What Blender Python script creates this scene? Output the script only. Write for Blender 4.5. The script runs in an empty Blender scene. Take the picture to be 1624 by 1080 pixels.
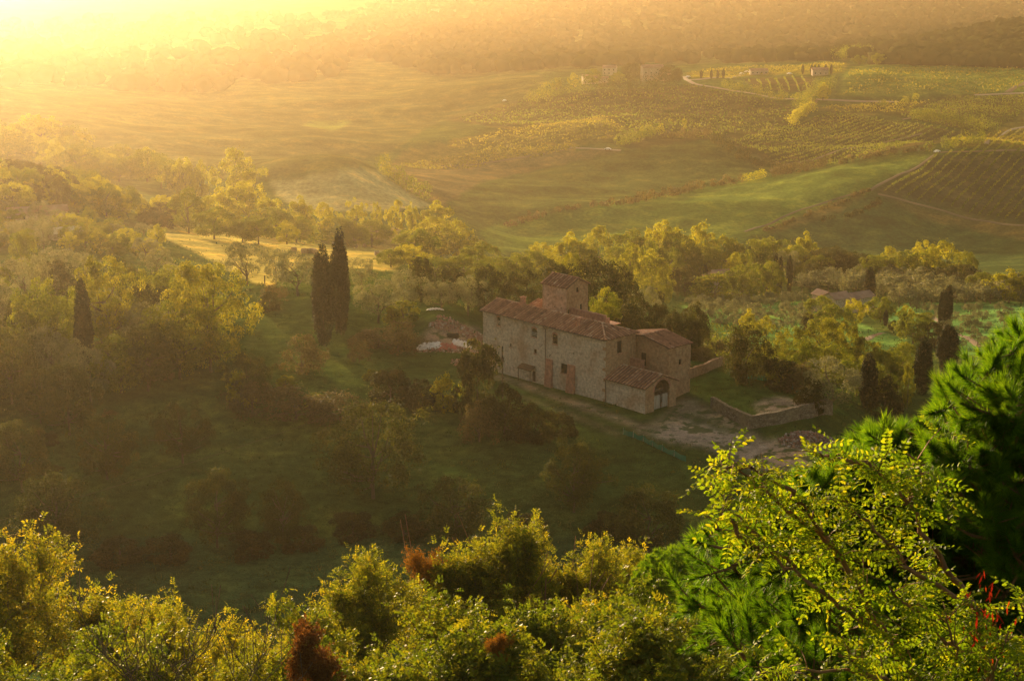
import bpy, bmesh, math, random
import numpy as np
from mathutils import Vector, Matrix, noise as mnoise

# ------------------------------------------------------------------ camera, sky, sun, exposure
scene = bpy.context.scene
COL = scene.collection
F = 2830.0
PITCH = math.radians(14)
cam_d = bpy.data.cameras.new('camera'); cam = bpy.data.objects.new('camera', cam_d); COL.objects.link(cam)
cam.location = (0, 0, 0); cam.rotation_euler = (math.radians(90) - PITCH, 0, 0)
cam_d.sensor_width = 36; cam_d.lens = 36 * F / 1624; cam_d.clip_start = 0.5; cam_d.clip_end = 20000
scene.camera = cam
SUN_AZ, SUN_EL = math.radians(-25), math.radians(7.3)
world = bpy.data.worlds.new('World'); scene.world = world; world.use_nodes = True
wn = world.node_tree.nodes; wl = world.node_tree.links
sky = wn.new('ShaderNodeTexSky'); sky.sky_type = 'NISHITA'; sky.sun_disc = False
sky.sun_elevation = SUN_EL; sky.sun_rotation = SUN_AZ; sky.dust_density = 3.0; sky.air_density = 1.0; sky.ozone_density = 0.6
wbm = wn.new('ShaderNodeMix'); wbm.data_type = 'RGBA'; wbm.blend_type = 'MULTIPLY'; wbm.inputs[0].default_value = 1.0
wbm.inputs[7].default_value = (1.22, .98, .72, 1)   # the photograph's warm daylight white balance
wl.new(sky.outputs[0], wbm.inputs[6]); wl.new(wbm.outputs[2], wn['Background'].inputs[0]); wn['Background'].inputs[1].default_value = 0.15
sun_d = bpy.data.lights.new('sun', 'SUN'); sun = bpy.data.objects.new('sun', sun_d); COL.objects.link(sun)
sun_d.energy = 5.0; sun_d.angle = math.radians(0.5); sun_d.color = (1.0, 0.74, 0.42)
sdir = Vector((math.sin(SUN_AZ) * math.cos(SUN_EL), math.cos(SUN_AZ) * math.cos(SUN_EL), math.sin(SUN_EL)))
sun.rotation_euler = sdir.to_track_quat('Z', 'Y').to_euler()
sun.location = sdir * 300
vs = scene.view_settings; vs.view_transform = 'Standard'; vs.look = 'None'; vs.gamma = 1; vs.exposure = 0.82
vs.use_curve_mapping = False
HAZE_DENSITY = 0.000092
HAZE_COLOR = (1.0, 0.86, 0.62)
HAZE_G = 0.83
cy = scene.cycles
cy.volume_bounces = 1; cy.max_bounces = 6; cy.diffuse_bounces = 2; cy.glossy_bounces = 2; cy.transmission_bounces = 3
cy.transparent_max_bounces = 4; cy.use_denoising = True; cy.denoising_prefilter = 'ACCURATE'

# ------------------------------------------------------------------ helpers
FW = np.array([0, math.cos(PITCH), -math.sin(PITCH)]); UP = np.array([0, math.sin(PITCH), math.cos(PITCH)])
def ray(px, py): return np.array([1., 0, 0]) * (px - 812) / F - UP * (py - 540) / F + FW
def atY(px, py, Y):
    d = ray(px, py); return d * Y / d[1]
def atZ(px, py, z):
    d = ray(px, py); return d * z / d[2]
rng = np.random.default_rng(7)

def link(name, me, parent=None, mats=()):
    o = bpy.data.objects.new(name, me); COL.objects.link(o)
    for m in mats:
        if len(me.materials) < len(mats): me.materials.append(m)
    if parent is not None: o.parent = parent
    return o
def tag(o, label=None, cat=None, group=None, kind=None):
    if label: o['label'] = label
    if cat: o['category'] = cat
    if group: o['group'] = group
    if kind: o['kind'] = kind
    return o
def empty(name, loc, rz=0.0, label=None, cat=None, group=None):
    o = bpy.data.objects.new(name, None); COL.objects.link(o); o.location = loc; o.rotation_euler = (0, 0, rz)
    o.empty_display_size = 0.5
    return tag(o, label, cat, group)
def mesh_np(name, V, Fc, mats=(), mi=None, face_attr=None, col=None, smooth=False):
    """V (n,3), Fc (m,3|4) -> mesh"""
    V = np.asarray(V, np.float32); Fc = np.asarray(Fc, np.int32); k = Fc.shape[1]
    me = bpy.data.meshes.new(name)
    me.vertices.add(len(V)); me.vertices.foreach_set('co', V.ravel())
    me.loops.add(Fc.size); me.loops.foreach_set('vertex_index', Fc.ravel())
    me.polygons.add(len(Fc)); me.polygons.foreach_set('loop_start', np.arange(0, Fc.size, k, dtype=np.int32))
    if mi is not None: me.polygons.foreach_set('material_index', np.asarray(mi, np.int32))
    if smooth: me.polygons.foreach_set('use_smooth', np.ones(len(Fc), bool))
    for m in mats: me.materials.append(m)
    if face_attr is not None:
        a = me.attributes.new('tint', 'FLOAT', 'FACE'); a.data.foreach_set('value', np.asarray(face_attr, np.float32))
    if col is not None:
        a = me.attributes.new('gcol', 'FLOAT_COLOR', 'POINT'); a.data.foreach_set('color', np.asarray(col, np.float32).ravel())
    me.update(); me.validate()
    return me

class MB:
    """collects simple solids into one mesh"""
    def __init__(s): s.v = []; s.f = []; s.m = []; s.t = []
    def add(s, vs_, fs_, mi=0, tint=0.5):
        b = len(s.v); s.v += [tuple(map(float, p)) for p in vs_]
        for f in fs_: s.f.append(tuple(b + i for i in f)); s.m.append(mi); s.t.append(tint)
    def box(s, x0, x1, y0, y1, z0, z1, mi=0, tint=0.5):
        s.add([(x0,y0,z0),(x1,y0,z0),(x1,y1,z0),(x0,y1,z0),(x0,y0,z1),(x1,y0,z1),(x1,y1,z1),(x0,y1,z1)],
              [(0,3,2,1),(4,5,6,7),(0,1,5,4),(1,2,6,5),(2,3,7,6),(3,0,4,7)], mi, tint)
    def quad(s, a, b, c, d, mi=0, tint=0.5): s.add([a,b,c,d], [(0,1,2,3)], mi, tint)
    def tube(s, pts, rads, n=6, mi=0, tint=0.5, cap=True):
        pts = [Vector(p) for p in pts]; rings = []
        b = len(s.v)
        for i, p in enumerate(pts):
            d = (pts[min(i+1, len(pts)-1)] - pts[max(i-1, 0)])
            if d.length < 1e-6: d = Vector((0,0,1))
            d.normalize(); a = d.cross(Vector((0.31,0.52,0.79)) if abs(d.z) > .9 else Vector((0,0,1))).normalized(); c = d.cross(a)
            for k in range(n):
                t = 2*math.pi*k/n; q = p + (a*math.cos(t) + c*math.sin(t)) * rads[i]; s.v.append(tuple(q))
        for i in range(len(pts)-1):
            for k in range(n):
                s.f.append((b+i*n+k, b+i*n+(k+1)%n, b+(i+1)*n+(k+1)%n, b+(i+1)*n+k)); s.m.append(mi); s.t.append(tint)
        if cap:
            s.f.append(tuple(b+(len(pts)-1)*n+k for k in range(n))); s.m.append(mi); s.t.append(tint)
    def build(s, name, parent=None, mats=(), smooth=False):
        me = bpy.data.meshes.new(name); me.from_pydata(s.v, [], s.f)
        for m in mats: me.materials.append(m)
        me.polygons.foreach_set('material_index', s.m)
        a = me.attributes.new('tint', 'FLOAT', 'FACE'); a.data.foreach_set('value', s.t)
        if smooth: me.polygons.foreach_set('use_smooth', [True]*len(s.f))
        me.update()
        return link(name, me, parent)

# ------------------------------------------------------------------ materials
def new_mat(name):
    m = bpy.data.materials.new(name); m.use_nodes = True; nt = m.node_tree; nt.nodes.clear()
    out = nt.nodes.new('ShaderNodeOutputMaterial'); return m, nt, out
def ramp(nt, stops):
    r = nt.nodes.new('ShaderNodeValToRGB'); e = r.color_ramp.elements
    while len(e) < len(stops): e.new(0.5)
    for i, (p, c) in enumerate(stops): e[i].position = p; e[i].color = (*c, 1)
    return r
def N(nt, t, **kw):
    n = nt.nodes.new('ShaderNode' + t)
    for k, v in kw.items(): setattr(n, k, v)
    return n
def mixc(nt, fac, a, b, mode='MIX'):
    m = nt.nodes.new('ShaderNodeMix'); m.data_type = 'RGBA'; m.blend_type = mode
    L = nt.links
    for idx, v in ((0, fac), (6, a), (7, b)):
        if hasattr(v, 'links'): L.new(v, m.inputs[idx])
        else: m.inputs[idx].default_value = v if idx == 0 else (*v, 1)
    return m.outputs[2]
def mathn(nt, op, a, b=0.0):
    m = nt.nodes.new('ShaderNodeMath'); m.operation = op
    for i, v in enumerate((a, b)):
        if hasattr(v, 'links'): nt.links.new(v, m.inputs[i])
        else: m.inputs[i].default_value = v
    return m.outputs[0]
def leaf_mat(name, dark, mid, light, trans, tfac=0.45, rough=0.6, spec=0.06, var=0.25):
    m, nt, out = new_mat(name); L = nt.links
    at = N(nt, 'Attribute', attribute_name='tint'); oi = N(nt, 'ObjectInfo')
    f = mathn(nt, 'ADD', at.outputs['Fac'], mathn(nt, 'MULTIPLY', mathn(nt, 'SUBTRACT', oi.outputs['Random'], 0.5), var))
    r = ramp(nt, [(0.0, dark), (0.5, mid), (1.0, light)]); L.new(f, r.inputs[0])
    p = N(nt, 'BsdfPrincipled'); L.new(r.outputs[0], p.inputs['Base Color']); p.inputs['Roughness'].default_value = rough
    p.inputs['Specular IOR Level'].default_value = spec
    t = N(nt, 'BsdfTranslucent'); L.new(mixc(nt, 1.0, r.outputs[0], trans, 'MULTIPLY'), t.inputs[0])
    mx = N(nt, 'MixShader'); mx.inputs[0].default_value = tfac
    L.new(p.outputs[0], mx.inputs[1]); L.new(t.outputs[0], mx.inputs[2]); L.new(mx.outputs[0], out.inputs[0])
    return m
TR = (1.9, 1.75, 0.6)
M_broad = leaf_mat('leaves_broad', (.055,.075,.010), (.115,.145,.014), (.20,.20,.018), TR, .5)
M_yellow = leaf_mat('leaves_yellowing', (.10,.12,.012), (.22,.23,.018), (.34,.31,.022), TR, 0.6)
M_oak = leaf_mat('leaves_dark_evergreen', (.018,.026,.008), (.038,.045,.012), (.08,.075,.018), TR, 0.38)
M_olive = leaf_mat('leaves_olive', (.10,.11,.06), (.17,.18,.10), (.26,.25,.13), (1.5,1.4,.8), 0.35)
M_cypress = leaf_mat('leaves_cypress', (.010,.018,.008), (.022,.033,.012), (.045,.055,.018), TR, 0.15)
M_scrub = leaf_mat('leaves_dry_scrub', (.05,.042,.022), (.10,.085,.04), (.17,.13,.05), TR, 0.3)
M_rust = leaf_mat('leaves_rust', (.07,.028,.012), (.14,.06,.018), (.24,.12,.03), (1.6,1.3,.6), 0.4)
M_vine = leaf_mat('leaves_vine', (.06,.085,.016), (.12,.15,.024), (.20,.20,.03), TR, 0.45)
M_vine_y = leaf_mat('leaves_vine_yellow', (.12,.13,.02), (.20,.19,.025), (.30,.26,.035), TR, 0.45)
M_fore = leaf_mat('leaves_foreground', (.06,.09,.010), (.155,.175,.016), (.33,.26,.02), TR, 0.58, 0.5, 0.2)
M_wood = leaf_mat('leaves_far_wood', (.038,.042,.014), (.050,.054,.017), (.068,.068,.022), TR, 0.06, .9, .0)
M_pine = leaf_mat('needles_pine', (.035,.085,.006), (.085,.18,.010), (.20,.27,.018), (1.8,1.8,.5), 0.5, 0.5, 0.2)
M_shade_leaf = leaf_mat('leaves_shade_darkened', (.026,.038,.010), (.05,.062,.014), (.09,.095,.018), TR, .35)  # broadleaf green darkened, the hollow's shade painted into the leaf colour
M_yellow_near = leaf_mat('leaves_yellowing_near', (.05,.07,.012), (.13,.145,.016), (.27,.25,.022), TR, 0.5)
def simple_mat(name, stops, scale, rough=0.85, detail=4, bump=0.0, bscale=None, stretch=(1,1,1), tintmix=0.0, tcols=((0,0,0),(1,1,1)), spec=0.3):
    m, nt, out = new_mat(name); L = nt.links
    tc = N(nt, 'TexCoord'); mp = N(nt, 'Mapping'); mp.inputs['Scale'].default_value = stretch; L.new(tc.outputs['Object'], mp.inputs[0])
    n = N(nt, 'TexNoise'); n.inputs['Scale'].default_value = scale; n.inputs['Detail'].default_value = detail; L.new(mp.outputs[0], n.inputs['Vector'])
    r = ramp(nt, stops); L.new(n.outputs[0], r.inputs[0]); c = r.outputs[0]
    if tintmix:
        at = N(nt, 'Attribute', attribute_name='tint'); r2 = ramp(nt, [(i/(len(tcols)-1), k) for i, k in enumerate(tcols)]); L.new(at.outputs['Fac'], r2.inputs[0])
        c = mixc(nt, tintmix, c, r2.outputs[0])
    p = N(nt, 'BsdfPrincipled'); L.new(c, p.inputs['Base Color']); p.inputs['Roughness'].default_value = rough; p.inputs['Specular IOR Level'].default_value = spec
    if bump:
        n2 = N(nt, 'TexNoise'); n2.inputs['Scale'].default_value = bscale or scale*3; n2.inputs['Detail'].default_value = 5; L.new(mp.outputs[0], n2.inputs['Vector'])
        b = N(nt, 'Bump'); b.inputs['Strength'].default_value = bump; b.inputs['Distance'].default_value = 0.05
        L.new(n2.outputs[0], b.inputs['Height']); L.new(b.outputs[0], p.inputs['Normal'])
    L.new(p.outputs[0], out.inputs[0]); return m
def masonry(name, cols, mortar, size=0.28, stretch=(1,1,2.0), stain=(.16,.12,.08), patch=None):
    m, nt, out = new_mat(name); L = nt.links
    tc = N(nt, 'TexCoord'); mp = N(nt, 'Mapping'); mp.inputs['Scale'].default_value = stretch; L.new(tc.outputs['Object'], mp.inputs[0])
    v = N(nt, 'TexVoronoi', feature='F1'); v.inputs['Scale'].default_value = 1/size; L.new(mp.outputs[0], v.inputs['Vector'])
    ve = N(nt, 'TexVoronoi', feature='DISTANCE_TO_EDGE'); ve.inputs['Scale'].default_value = 1/size; L.new(mp.outputs[0], ve.inputs['Vector'])
    sep = N(nt, 'SeparateColor'); L.new(v.outputs['Color'], sep.inputs[0])
    r = ramp(nt, [(i/(len(cols)-1), c) for i, c in enumerate(cols)]); L.new(sep.outputs[0], r.inputs[0])
    er = ramp(nt, [(0.02, (0,0,0)), (0.10, (1,1,1))]); L.new(ve.outputs['Distance'], er.inputs[0])
    c = mixc(nt, er.outputs[0], mortar, r.outputs[0])
    n = N(nt, 'TexNoise'); n.inputs['Scale'].default_value = 0.30; n.inputs['Detail'].default_value = 9; L.new(tc.outputs['Object'], n.inputs['Vector'])
    sr = ramp(nt, [(0.46, (0,0,0)), (0.66, (1,1,1))]); L.new(n.outputs[0], sr.inputs[0])
    c = mixc(nt, mathn(nt, 'MULTIPLY', sr.outputs[0], 0.85), c, patch or stain)
    n3 = N(nt, 'TexNoise'); n3.inputs['Scale'].default_value = 2.2; n3.inputs['Detail'].default_value = 8; L.new(tc.outputs['Object'], n3.inputs['Vector'])
    r3 = ramp(nt, [(0.3, (.68,.68,.68)), (0.7, (1.25,1.25,1.25))]); L.new(n3.outputs[0], r3.inputs[0])
    c = mixc(nt, 1.0, c, r3.outputs[0], 'MULTIPLY')
    p = N(nt, 'BsdfPrincipled'); L.new(c, p.inputs['Base Color']); p.inputs['Roughness'].default_value = 0.92; p.inputs['Specular IOR Level'].default_value = 0.15
    b = N(nt, 'Bump'); b.inputs['Strength'].default_value = 0.5; b.inputs['Distance'].default_value = 0.05
    L.new(mathn(nt, 'ADD', er.outputs[0], mathn(nt, 'MULTIPLY', n3.outputs[0], 0.8)), b.inputs['Height']); L.new(b.outputs[0], p.inputs['Normal'])
    L.new(p.outputs[0], out.inputs[0]); return m
M_stone = masonry('rubble_stone', [(.42,.33,.26),(.57,.46,.37),(.65,.55,.45),(.50,.36,.27),(.60,.51,.42)], (.52,.45,.36), 0.22, patch=(.42,.28,.19))
M_brickish = masonry('brick_and_stone', [(.30,.15,.08),(.40,.21,.12),(.46,.28,.16),(.34,.24,.15),(.42,.20,.11)], (.40,.30,.20), 0.19, (1,1,2.4), patch=(.34,.19,.11))
M_pinkbrick = masonry('pale_pink_brick', [(.44,.27,.20),(.50,.33,.25),(.54,.40,.31),(.42,.26,.19)], (.50,.38,.30), 0.22, (1,1,2.4), patch=(.45,.28,.2))
M_brick = masonry('red_brick', [(.40,.17,.11),(.46,.21,.14),(.38,.16,.10)], (.42,.30,.24), 0.16, (1,1,2.6), patch=(.42,.19,.13))
M_drywall = masonry('dry_stone', [(.13,.10,.07),(.21,.17,.13),(.27,.23,.18),(.17,.12,.08)], (.08,.06,.045), 0.34, (1,1,1.8), patch=(.2,.16,.10))
M_tile = simple_mat('terracotta_tile', [(.35,(.20,.095,.06)),(.65,(.33,.16,.10))], 1.5, .9, 6,   .4, 6, tintmix=.8, tcols=((.05,.035,.03),(.22,.10,.06),(.40,.20,.12),(.55,.42,.32)))
M_bark = simple_mat('bark', [(.3,(.07,.05,.035)),(.7,(.17,.125,.085))], 3, .95, 6, .6, 12, (1,1,.3))
M_bark_red = simple_mat('bark_reddish', [(.3,(.16,.075,.035)),(.7,(.30,.16,.08))], 5, .8, 6, .6, 20, (1,1,.3))
M_woodgrey = simple_mat('weathered_wood', [(.3,(.20,.18,.15)),(.7,(.40,.37,.33))], 4, .85, 6, .3, 10, (1,1,.1))
M_wooddark = simple_mat('dark_wood', [(.3,(.07,.04,.025)),(.7,(.14,.085,.05))], 4, .8, 4)
M_metal = simple_mat('dull_pipe_metal', [(.3,(.10,.07,.05)),(.7,(.18,.13,.10))], 3, .6, 3)
M_glass = simple_mat('dark_window_glass', [(.3,(.02,.02,.02)),(.7,(.035,.035,.03))], 2, .12, 2, spec=.6)
M_white = simple_mat('white_cloth', [(.3,(.50,.48,.45)),(.7,(.78,.76,.72))], 2, .8, 4)
M_black = simple_mat('dark_interior', [(.3,(.02,.016,.012)),(.7,(.03,.025,.02))], 2, .95, 2)
M_plaster = simple_mat('far_plaster', [(.3,(.42,.36,.28)),(.7,(.55,.48,.38))], .5, .9, 4)
M_rubble = simple_mat('broken_brick_rubble', [(.3,(.16,.10,.07)),(.7,(.34,.22,.16))], 3, .95, 5, tintmix=.6, tcols=((.20,.10,.07),(.34,.16,.11),(.36,.31,.26),(.6,.57,.52)))

# ------------------------------------------------------------------ terrain height field
HOUSE_Z = -74.92
CP = []
def cp(px, py, Y): p = atY(px, py, Y); CP.append((p[0], p[1], p[2]))
def cz(px, py, z): p = atZ(px, py, z); CP.append((p[0], p[1], z))
def cw(x, y, z): CP.append((x, y, z))
for px, py in ((790,592),(870,612),(960,636)): cz(px, py, -74.95)
for px, py in ((1025,657),(1075,640)): cz(px, py, -75.15)
for px, py in ((1100,670),(1100,700)): cz(px, py, -75.6)
for px, py in ((1200,720),(1260,735),(1330,700)): cz(px, py, -76.2)
for px, py in ((900,648),(1000,690)): cz(px, py, -75.4)
for px, py in ((1120,600),(1180,600),(1240,625),(1200,645),(1300,645)): cz(px, py, -74.2)
for px, py in ((700,560),(740,530),(660,550)): cz(px, py, -74.6)
for x, z in ((-80,-1),(-20,-.5),(40,-1)):
    cw(x, -60, z); cw(x*.7, 0, -1.8)
for s in (-.7,-.3,0,.3,.7):
    cw(s*25, 22, -14); cw(s*50, 50, -31); cw(s*80, 85, -47); cw(s*120, 125, -62); cw(s*155, 160, -74)
for px in (-250,150,500,850):
    cp(px,1050,172); cp(px,980,188); cp(px,900,203); cp(px,852,213); cp(px,792,222)
for px in (1250,1650):
    cp(px,1000,180); cp(px,880,203); cp(px,800,222)
for px in (-200,150,450,700):
    cp(px,700,245)
for px in (-200,150,450): cp(px,645,255); cp(px,600,270)
cz(620,600,-74.2)
cp(870,700,243); cp(1000,745,235); cp(450,560,285); cp(450,505,308); cp(250,520,305); cp(50,500,325); cp(420,462,342); cp(580,480,322)
cp(640,500,315); cp(700,500,305)
cp(450,425,455); cp(300,375,540); cp(600,405,500); cp(240,367,560); cp(500,395,520); cp(330,420,440)
cp(50,420,400); cp(50,360,480); cp(60,300,590); cp(-200,440,400); cp(-200,300,600); cp(200,335,600); cp(300,352,640)
cp(0,230,1000); cp(0,150,1250); cp(250,250,1000); cp(-300,200,1000)
cp(450,345,740); cp(600,355,760); cp(560,385,690); cp(500,318,850); cp(560,274,905); cp(650,300,920); cp(560,255,1050)
cp(700,345,800); cp(900,390,800); cp(750,420,700); cp(820,372,860)
cp(1000,430,720); cp(1250,430,720); cp(1500,430,700); cp(1000,385,850); cp(1250,400,850); cp(1550,415,820)
cp(900,440,600); cp(1180,470,600); cp(1400,470,590); cp(1600,460,600)
cp(1150,545,430); cp(1300,540,450); cp(1600,540,450); cp(1400,520,480)
cp(1250,590,350); cp(1400,620,310); cp(1600,650,280); cp(1120,560,360); cp(900,480,420); cp(900,470,480)
cp(800,480,360); cp(1420,720,262)
cp(1300,330,925); cp(1200,368,880); cp(1480,247,1050); cp(1380,300,960); cp(1500,355,930); cp(1624,350,930); cp(1600,245,1060); cp(1470,236,1140); cp(1600,232,1130)
cp(1300,270,1060); cp(1100,310,1000); cp(900,340,930); cp(1000,268,1090); cp(1150,240,1130); cp(800,250,1120); cp(700,270,1070); cp(900,232,1160); cp(1000,215,1200)
cp(1300,230,1170); cp(1450,200,1220); cp(1280,180,1290); cp(1100,180,1290); cp(900,180,1300); cp(700,190,1300)
cp(1550,185,1270); cp(1550,152,1370); cp(1400,155,1370); cp(1550,110,1480); cp(1350,105,1530)
cp(1000,132,1440); cp(1180,135,1440); cp(1050,120,1480); cp(1100,108,1600); cp(1250,104,1620); cp(850,140,1440)
cp(700,120,1650); cp(500,150,1500); cp(300,150,1500); cp(500,220,1180); cp(400,200,1260)
cp(1550,62,1800); cp(1624,50,1850); cp(1450,85,1700)
cp(1000,85,2150); cp(1300,80,2200); cp(700,70,2250); cp(400,60,2400); cp(100,60,2400)
cp(1000,40,2900); cp(600,30,3000); cp(1500,30,3000); cp(200,25,3000)
for px in (-100,400,900,1400,1800): cp(px,0,3700); cp(px,-45,5200); cp(px,-62,7500)
for s in (-1.0,-.62,.62,1.0):
    for y, z in ((170,-74),(205,-79),(260,-74),(330,-78),(500,-96),(700,-135),(900,-158),(1200,-150),(1500,-135),(2200,-165),(3500,-185),(7500,-170)):
        cw(s*(y+60)*.8, y, z + (4 if s < 0 else -3))
CP = np.array(CP)
def warp(x, y): yy = np.maximum(np.asarray(y, float) + 110, 20); return np.stack([np.asarray(x, float)/yy*3.2, np.log(yy)*1.8], -1)
_A = warp(CP[:,0], CP[:,1])
def _U(r2): return np.where(r2 > 1e-12, r2*np.log(np.maximum(r2, 1e-12)), 0)
def _fit():
    n = len(CP); d = ((_A[:,None,:]-_A[None,:,:])**2).sum(-1)
    K = _U(d) + np.eye(n)*2e-4; P = np.hstack([np.ones((n,1)), _A])
    S = np.zeros((n+3,n+3)); S[:n,:n] = K; S[:n,n:] = P; S[n:,:n] = P.T
    return np.linalg.solve(S, np.concatenate([CP[:,2], np.zeros(3)]))
_W = _fit()
def _vnoise(x, y, seed):
    """cheap smooth noise from a few rotated sine products"""
    r = np.random.default_rng(seed); o = np.zeros_like(x)
    for i in range(6):
        a = r.uniform(0, math.tau); f = r.uniform(.6, 1.6); b = a + r.uniform(.8, 2.2)
        o += np.sin((x*math.cos(a)+y*math.sin(a))*f*math.tau + r.uniform(0,6.3)) * np.sin((x*math.cos(b)+y*math.sin(b))*f*.7*math.tau + r.uniform(0,6.3))
    return o/3
def height_raw(x, y):
    x = np.asarray(x, float); y = np.asarray(y, float); sh = x.shape; x = x.ravel(); y = y.ravel(); q = warp(x, y); out = np.empty(len(x))
    for i in range(0, len(x), 20000):
        d = ((q[i:i+20000,None,:]-_A[None])**2).sum(-1)
        out[i:i+20000] = _U(d)@_W[:-3] + _W[-3] + q[i:i+20000]@_W[-2:]
    far = np.clip((y-720)/300, 0, 1); mid = np.clip((y-170)/60, 0, 1)*(1-np.clip((y-900)/400, 0, 1))
    out += far*(_vnoise(x/330, y/240, 3)*4.2 + _vnoise(x/120, y/90, 4)*1.7)
    for bx_, by_, am, sx, sy in ((-88, 885, 9, 26, 60), (-120, 900, 5, 20, 50), (183, 1000, 5, 34, 46), (95, 945, 4.5, 40, 40), (118, 1125, 6, 50, 40), (250, 1080, 5, 40, 40), (20, 930, 4, 40, 30), (60, 1200, 6, 45, 45), (300, 1420, 6, 60, 50), (-40, 1150, 6, 45, 45)):
        out += am*np.exp(-((x-bx_)/sx)**2-((y-by_)/sy)**2)
    hd = np.hypot(x-8, y-272); damp = np.clip((hd-30)/40, 0, 1)
    out += mid*damp*(_vnoise(x/45, y/35, 5)*.55 + _vnoise(x/12, y/10, 6)*.12)
    # levelled platform under the farmhouse and its front path
    u = (x-14.15)*.68611-(y-262)*.72749; v = (x-14.15)*.72749+(y-262)*.68611
    du = np.maximum(np.maximum(-29-u, u-10), 0); dv = np.maximum(np.maximum(-4-v, v-8), 0); w = np.exp(-(np.hypot(du, dv)/5.0)**2)
    out = out*(1-w) + w*(HOUSE_Z - .05 - .02*np.clip(u, 0, 20) + np.where((v > 7.0), np.clip((v-7)*.25, 0, 1.1)*np.clip((u+4)/6, 0, 1), 0))
    return out.reshape(sh)
s_in = np.linspace(-.30, .30, 440); s_out = .30 + (np.linspace(0, 1, 45)[1:]**1.5)*.75
S_ = np.concatenate([-s_out[::-1], s_in, s_out])
Yr = np.concatenate([np.linspace(-58, 100, 34)[:-1], np.geomspace(100, 1850, 540)[:-1], np.geomspace(1850, 7600, 80)])
GS, GY = np.meshgrid(S_, Yr); GX = GS*(GY+62); GZ = height_raw(GX, GY)
def height(x, y):
    x = np.asarray(x, float); y = np.asarray(y, float)
    s = x/(y+62); j = np.clip(np.searchsorted(S_, s)-1, 0, len(S_)-2); i = np.clip(np.searchsorted(Yr, y)-1, 0, len(Yr)-2)
    fs = np.clip((s-S_[j])/(S_[j+1]-S_[j]), 0, 1); fy = np.clip((y-Yr[i])/(Yr[i+1]-Yr[i]), 0, 1)
    return (GZ[i,j]*(1-fs)+GZ[i,j+1]*fs)*(1-fy) + (GZ[i+1,j]*(1-fs)+GZ[i+1,j+1]*fs)*fy
_YS = np.concatenate([np.geomspace(90, 2200, 1500), np.geomspace(2200, 7500, 200)[1:]])
def hit(px, py):
    d = ray(px, py); t = _YS/d[1]; X = d[0]*t; Z = d[2]*t; h = height(X, _YS); k = np.argmax(Z < h)
    if not (Z < h).any(): k = len(_YS)-1
    if k > 0:
        a = Z[k-1]-h[k-1]; b = Z[k]-h[k]; f = a/(a-b) if a != b else 0; y = _YS[k-1]+f*(_YS[k]-_YS[k-1])
    else: y = _YS[0]
    x = d[0]*y/d[1]; return np.array([x, y, float(height(x, y))])
def to_px(x, y, z):
    d = y*FW[1]+z*FW[2]; return 812+F*x/d, 540-F*(y*UP[1]+z*UP[2])/d
def inpoly(X, Y, poly):
    X = np.asarray(X); Y = np.asarray(Y); c = np.zeros(X.shape, bool); n = len(poly); j = n-1
    for i in range(n):
        xi, yi = poly[i]; xj, yj = poly[j]
        if yi != yj: c ^= ((yi > Y) != (yj > Y)) & (X < (xj-xi)*(Y-yi)/(yj-yi)+xi)
        j = i
    return c
#@@TERRAIN_END

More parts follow.
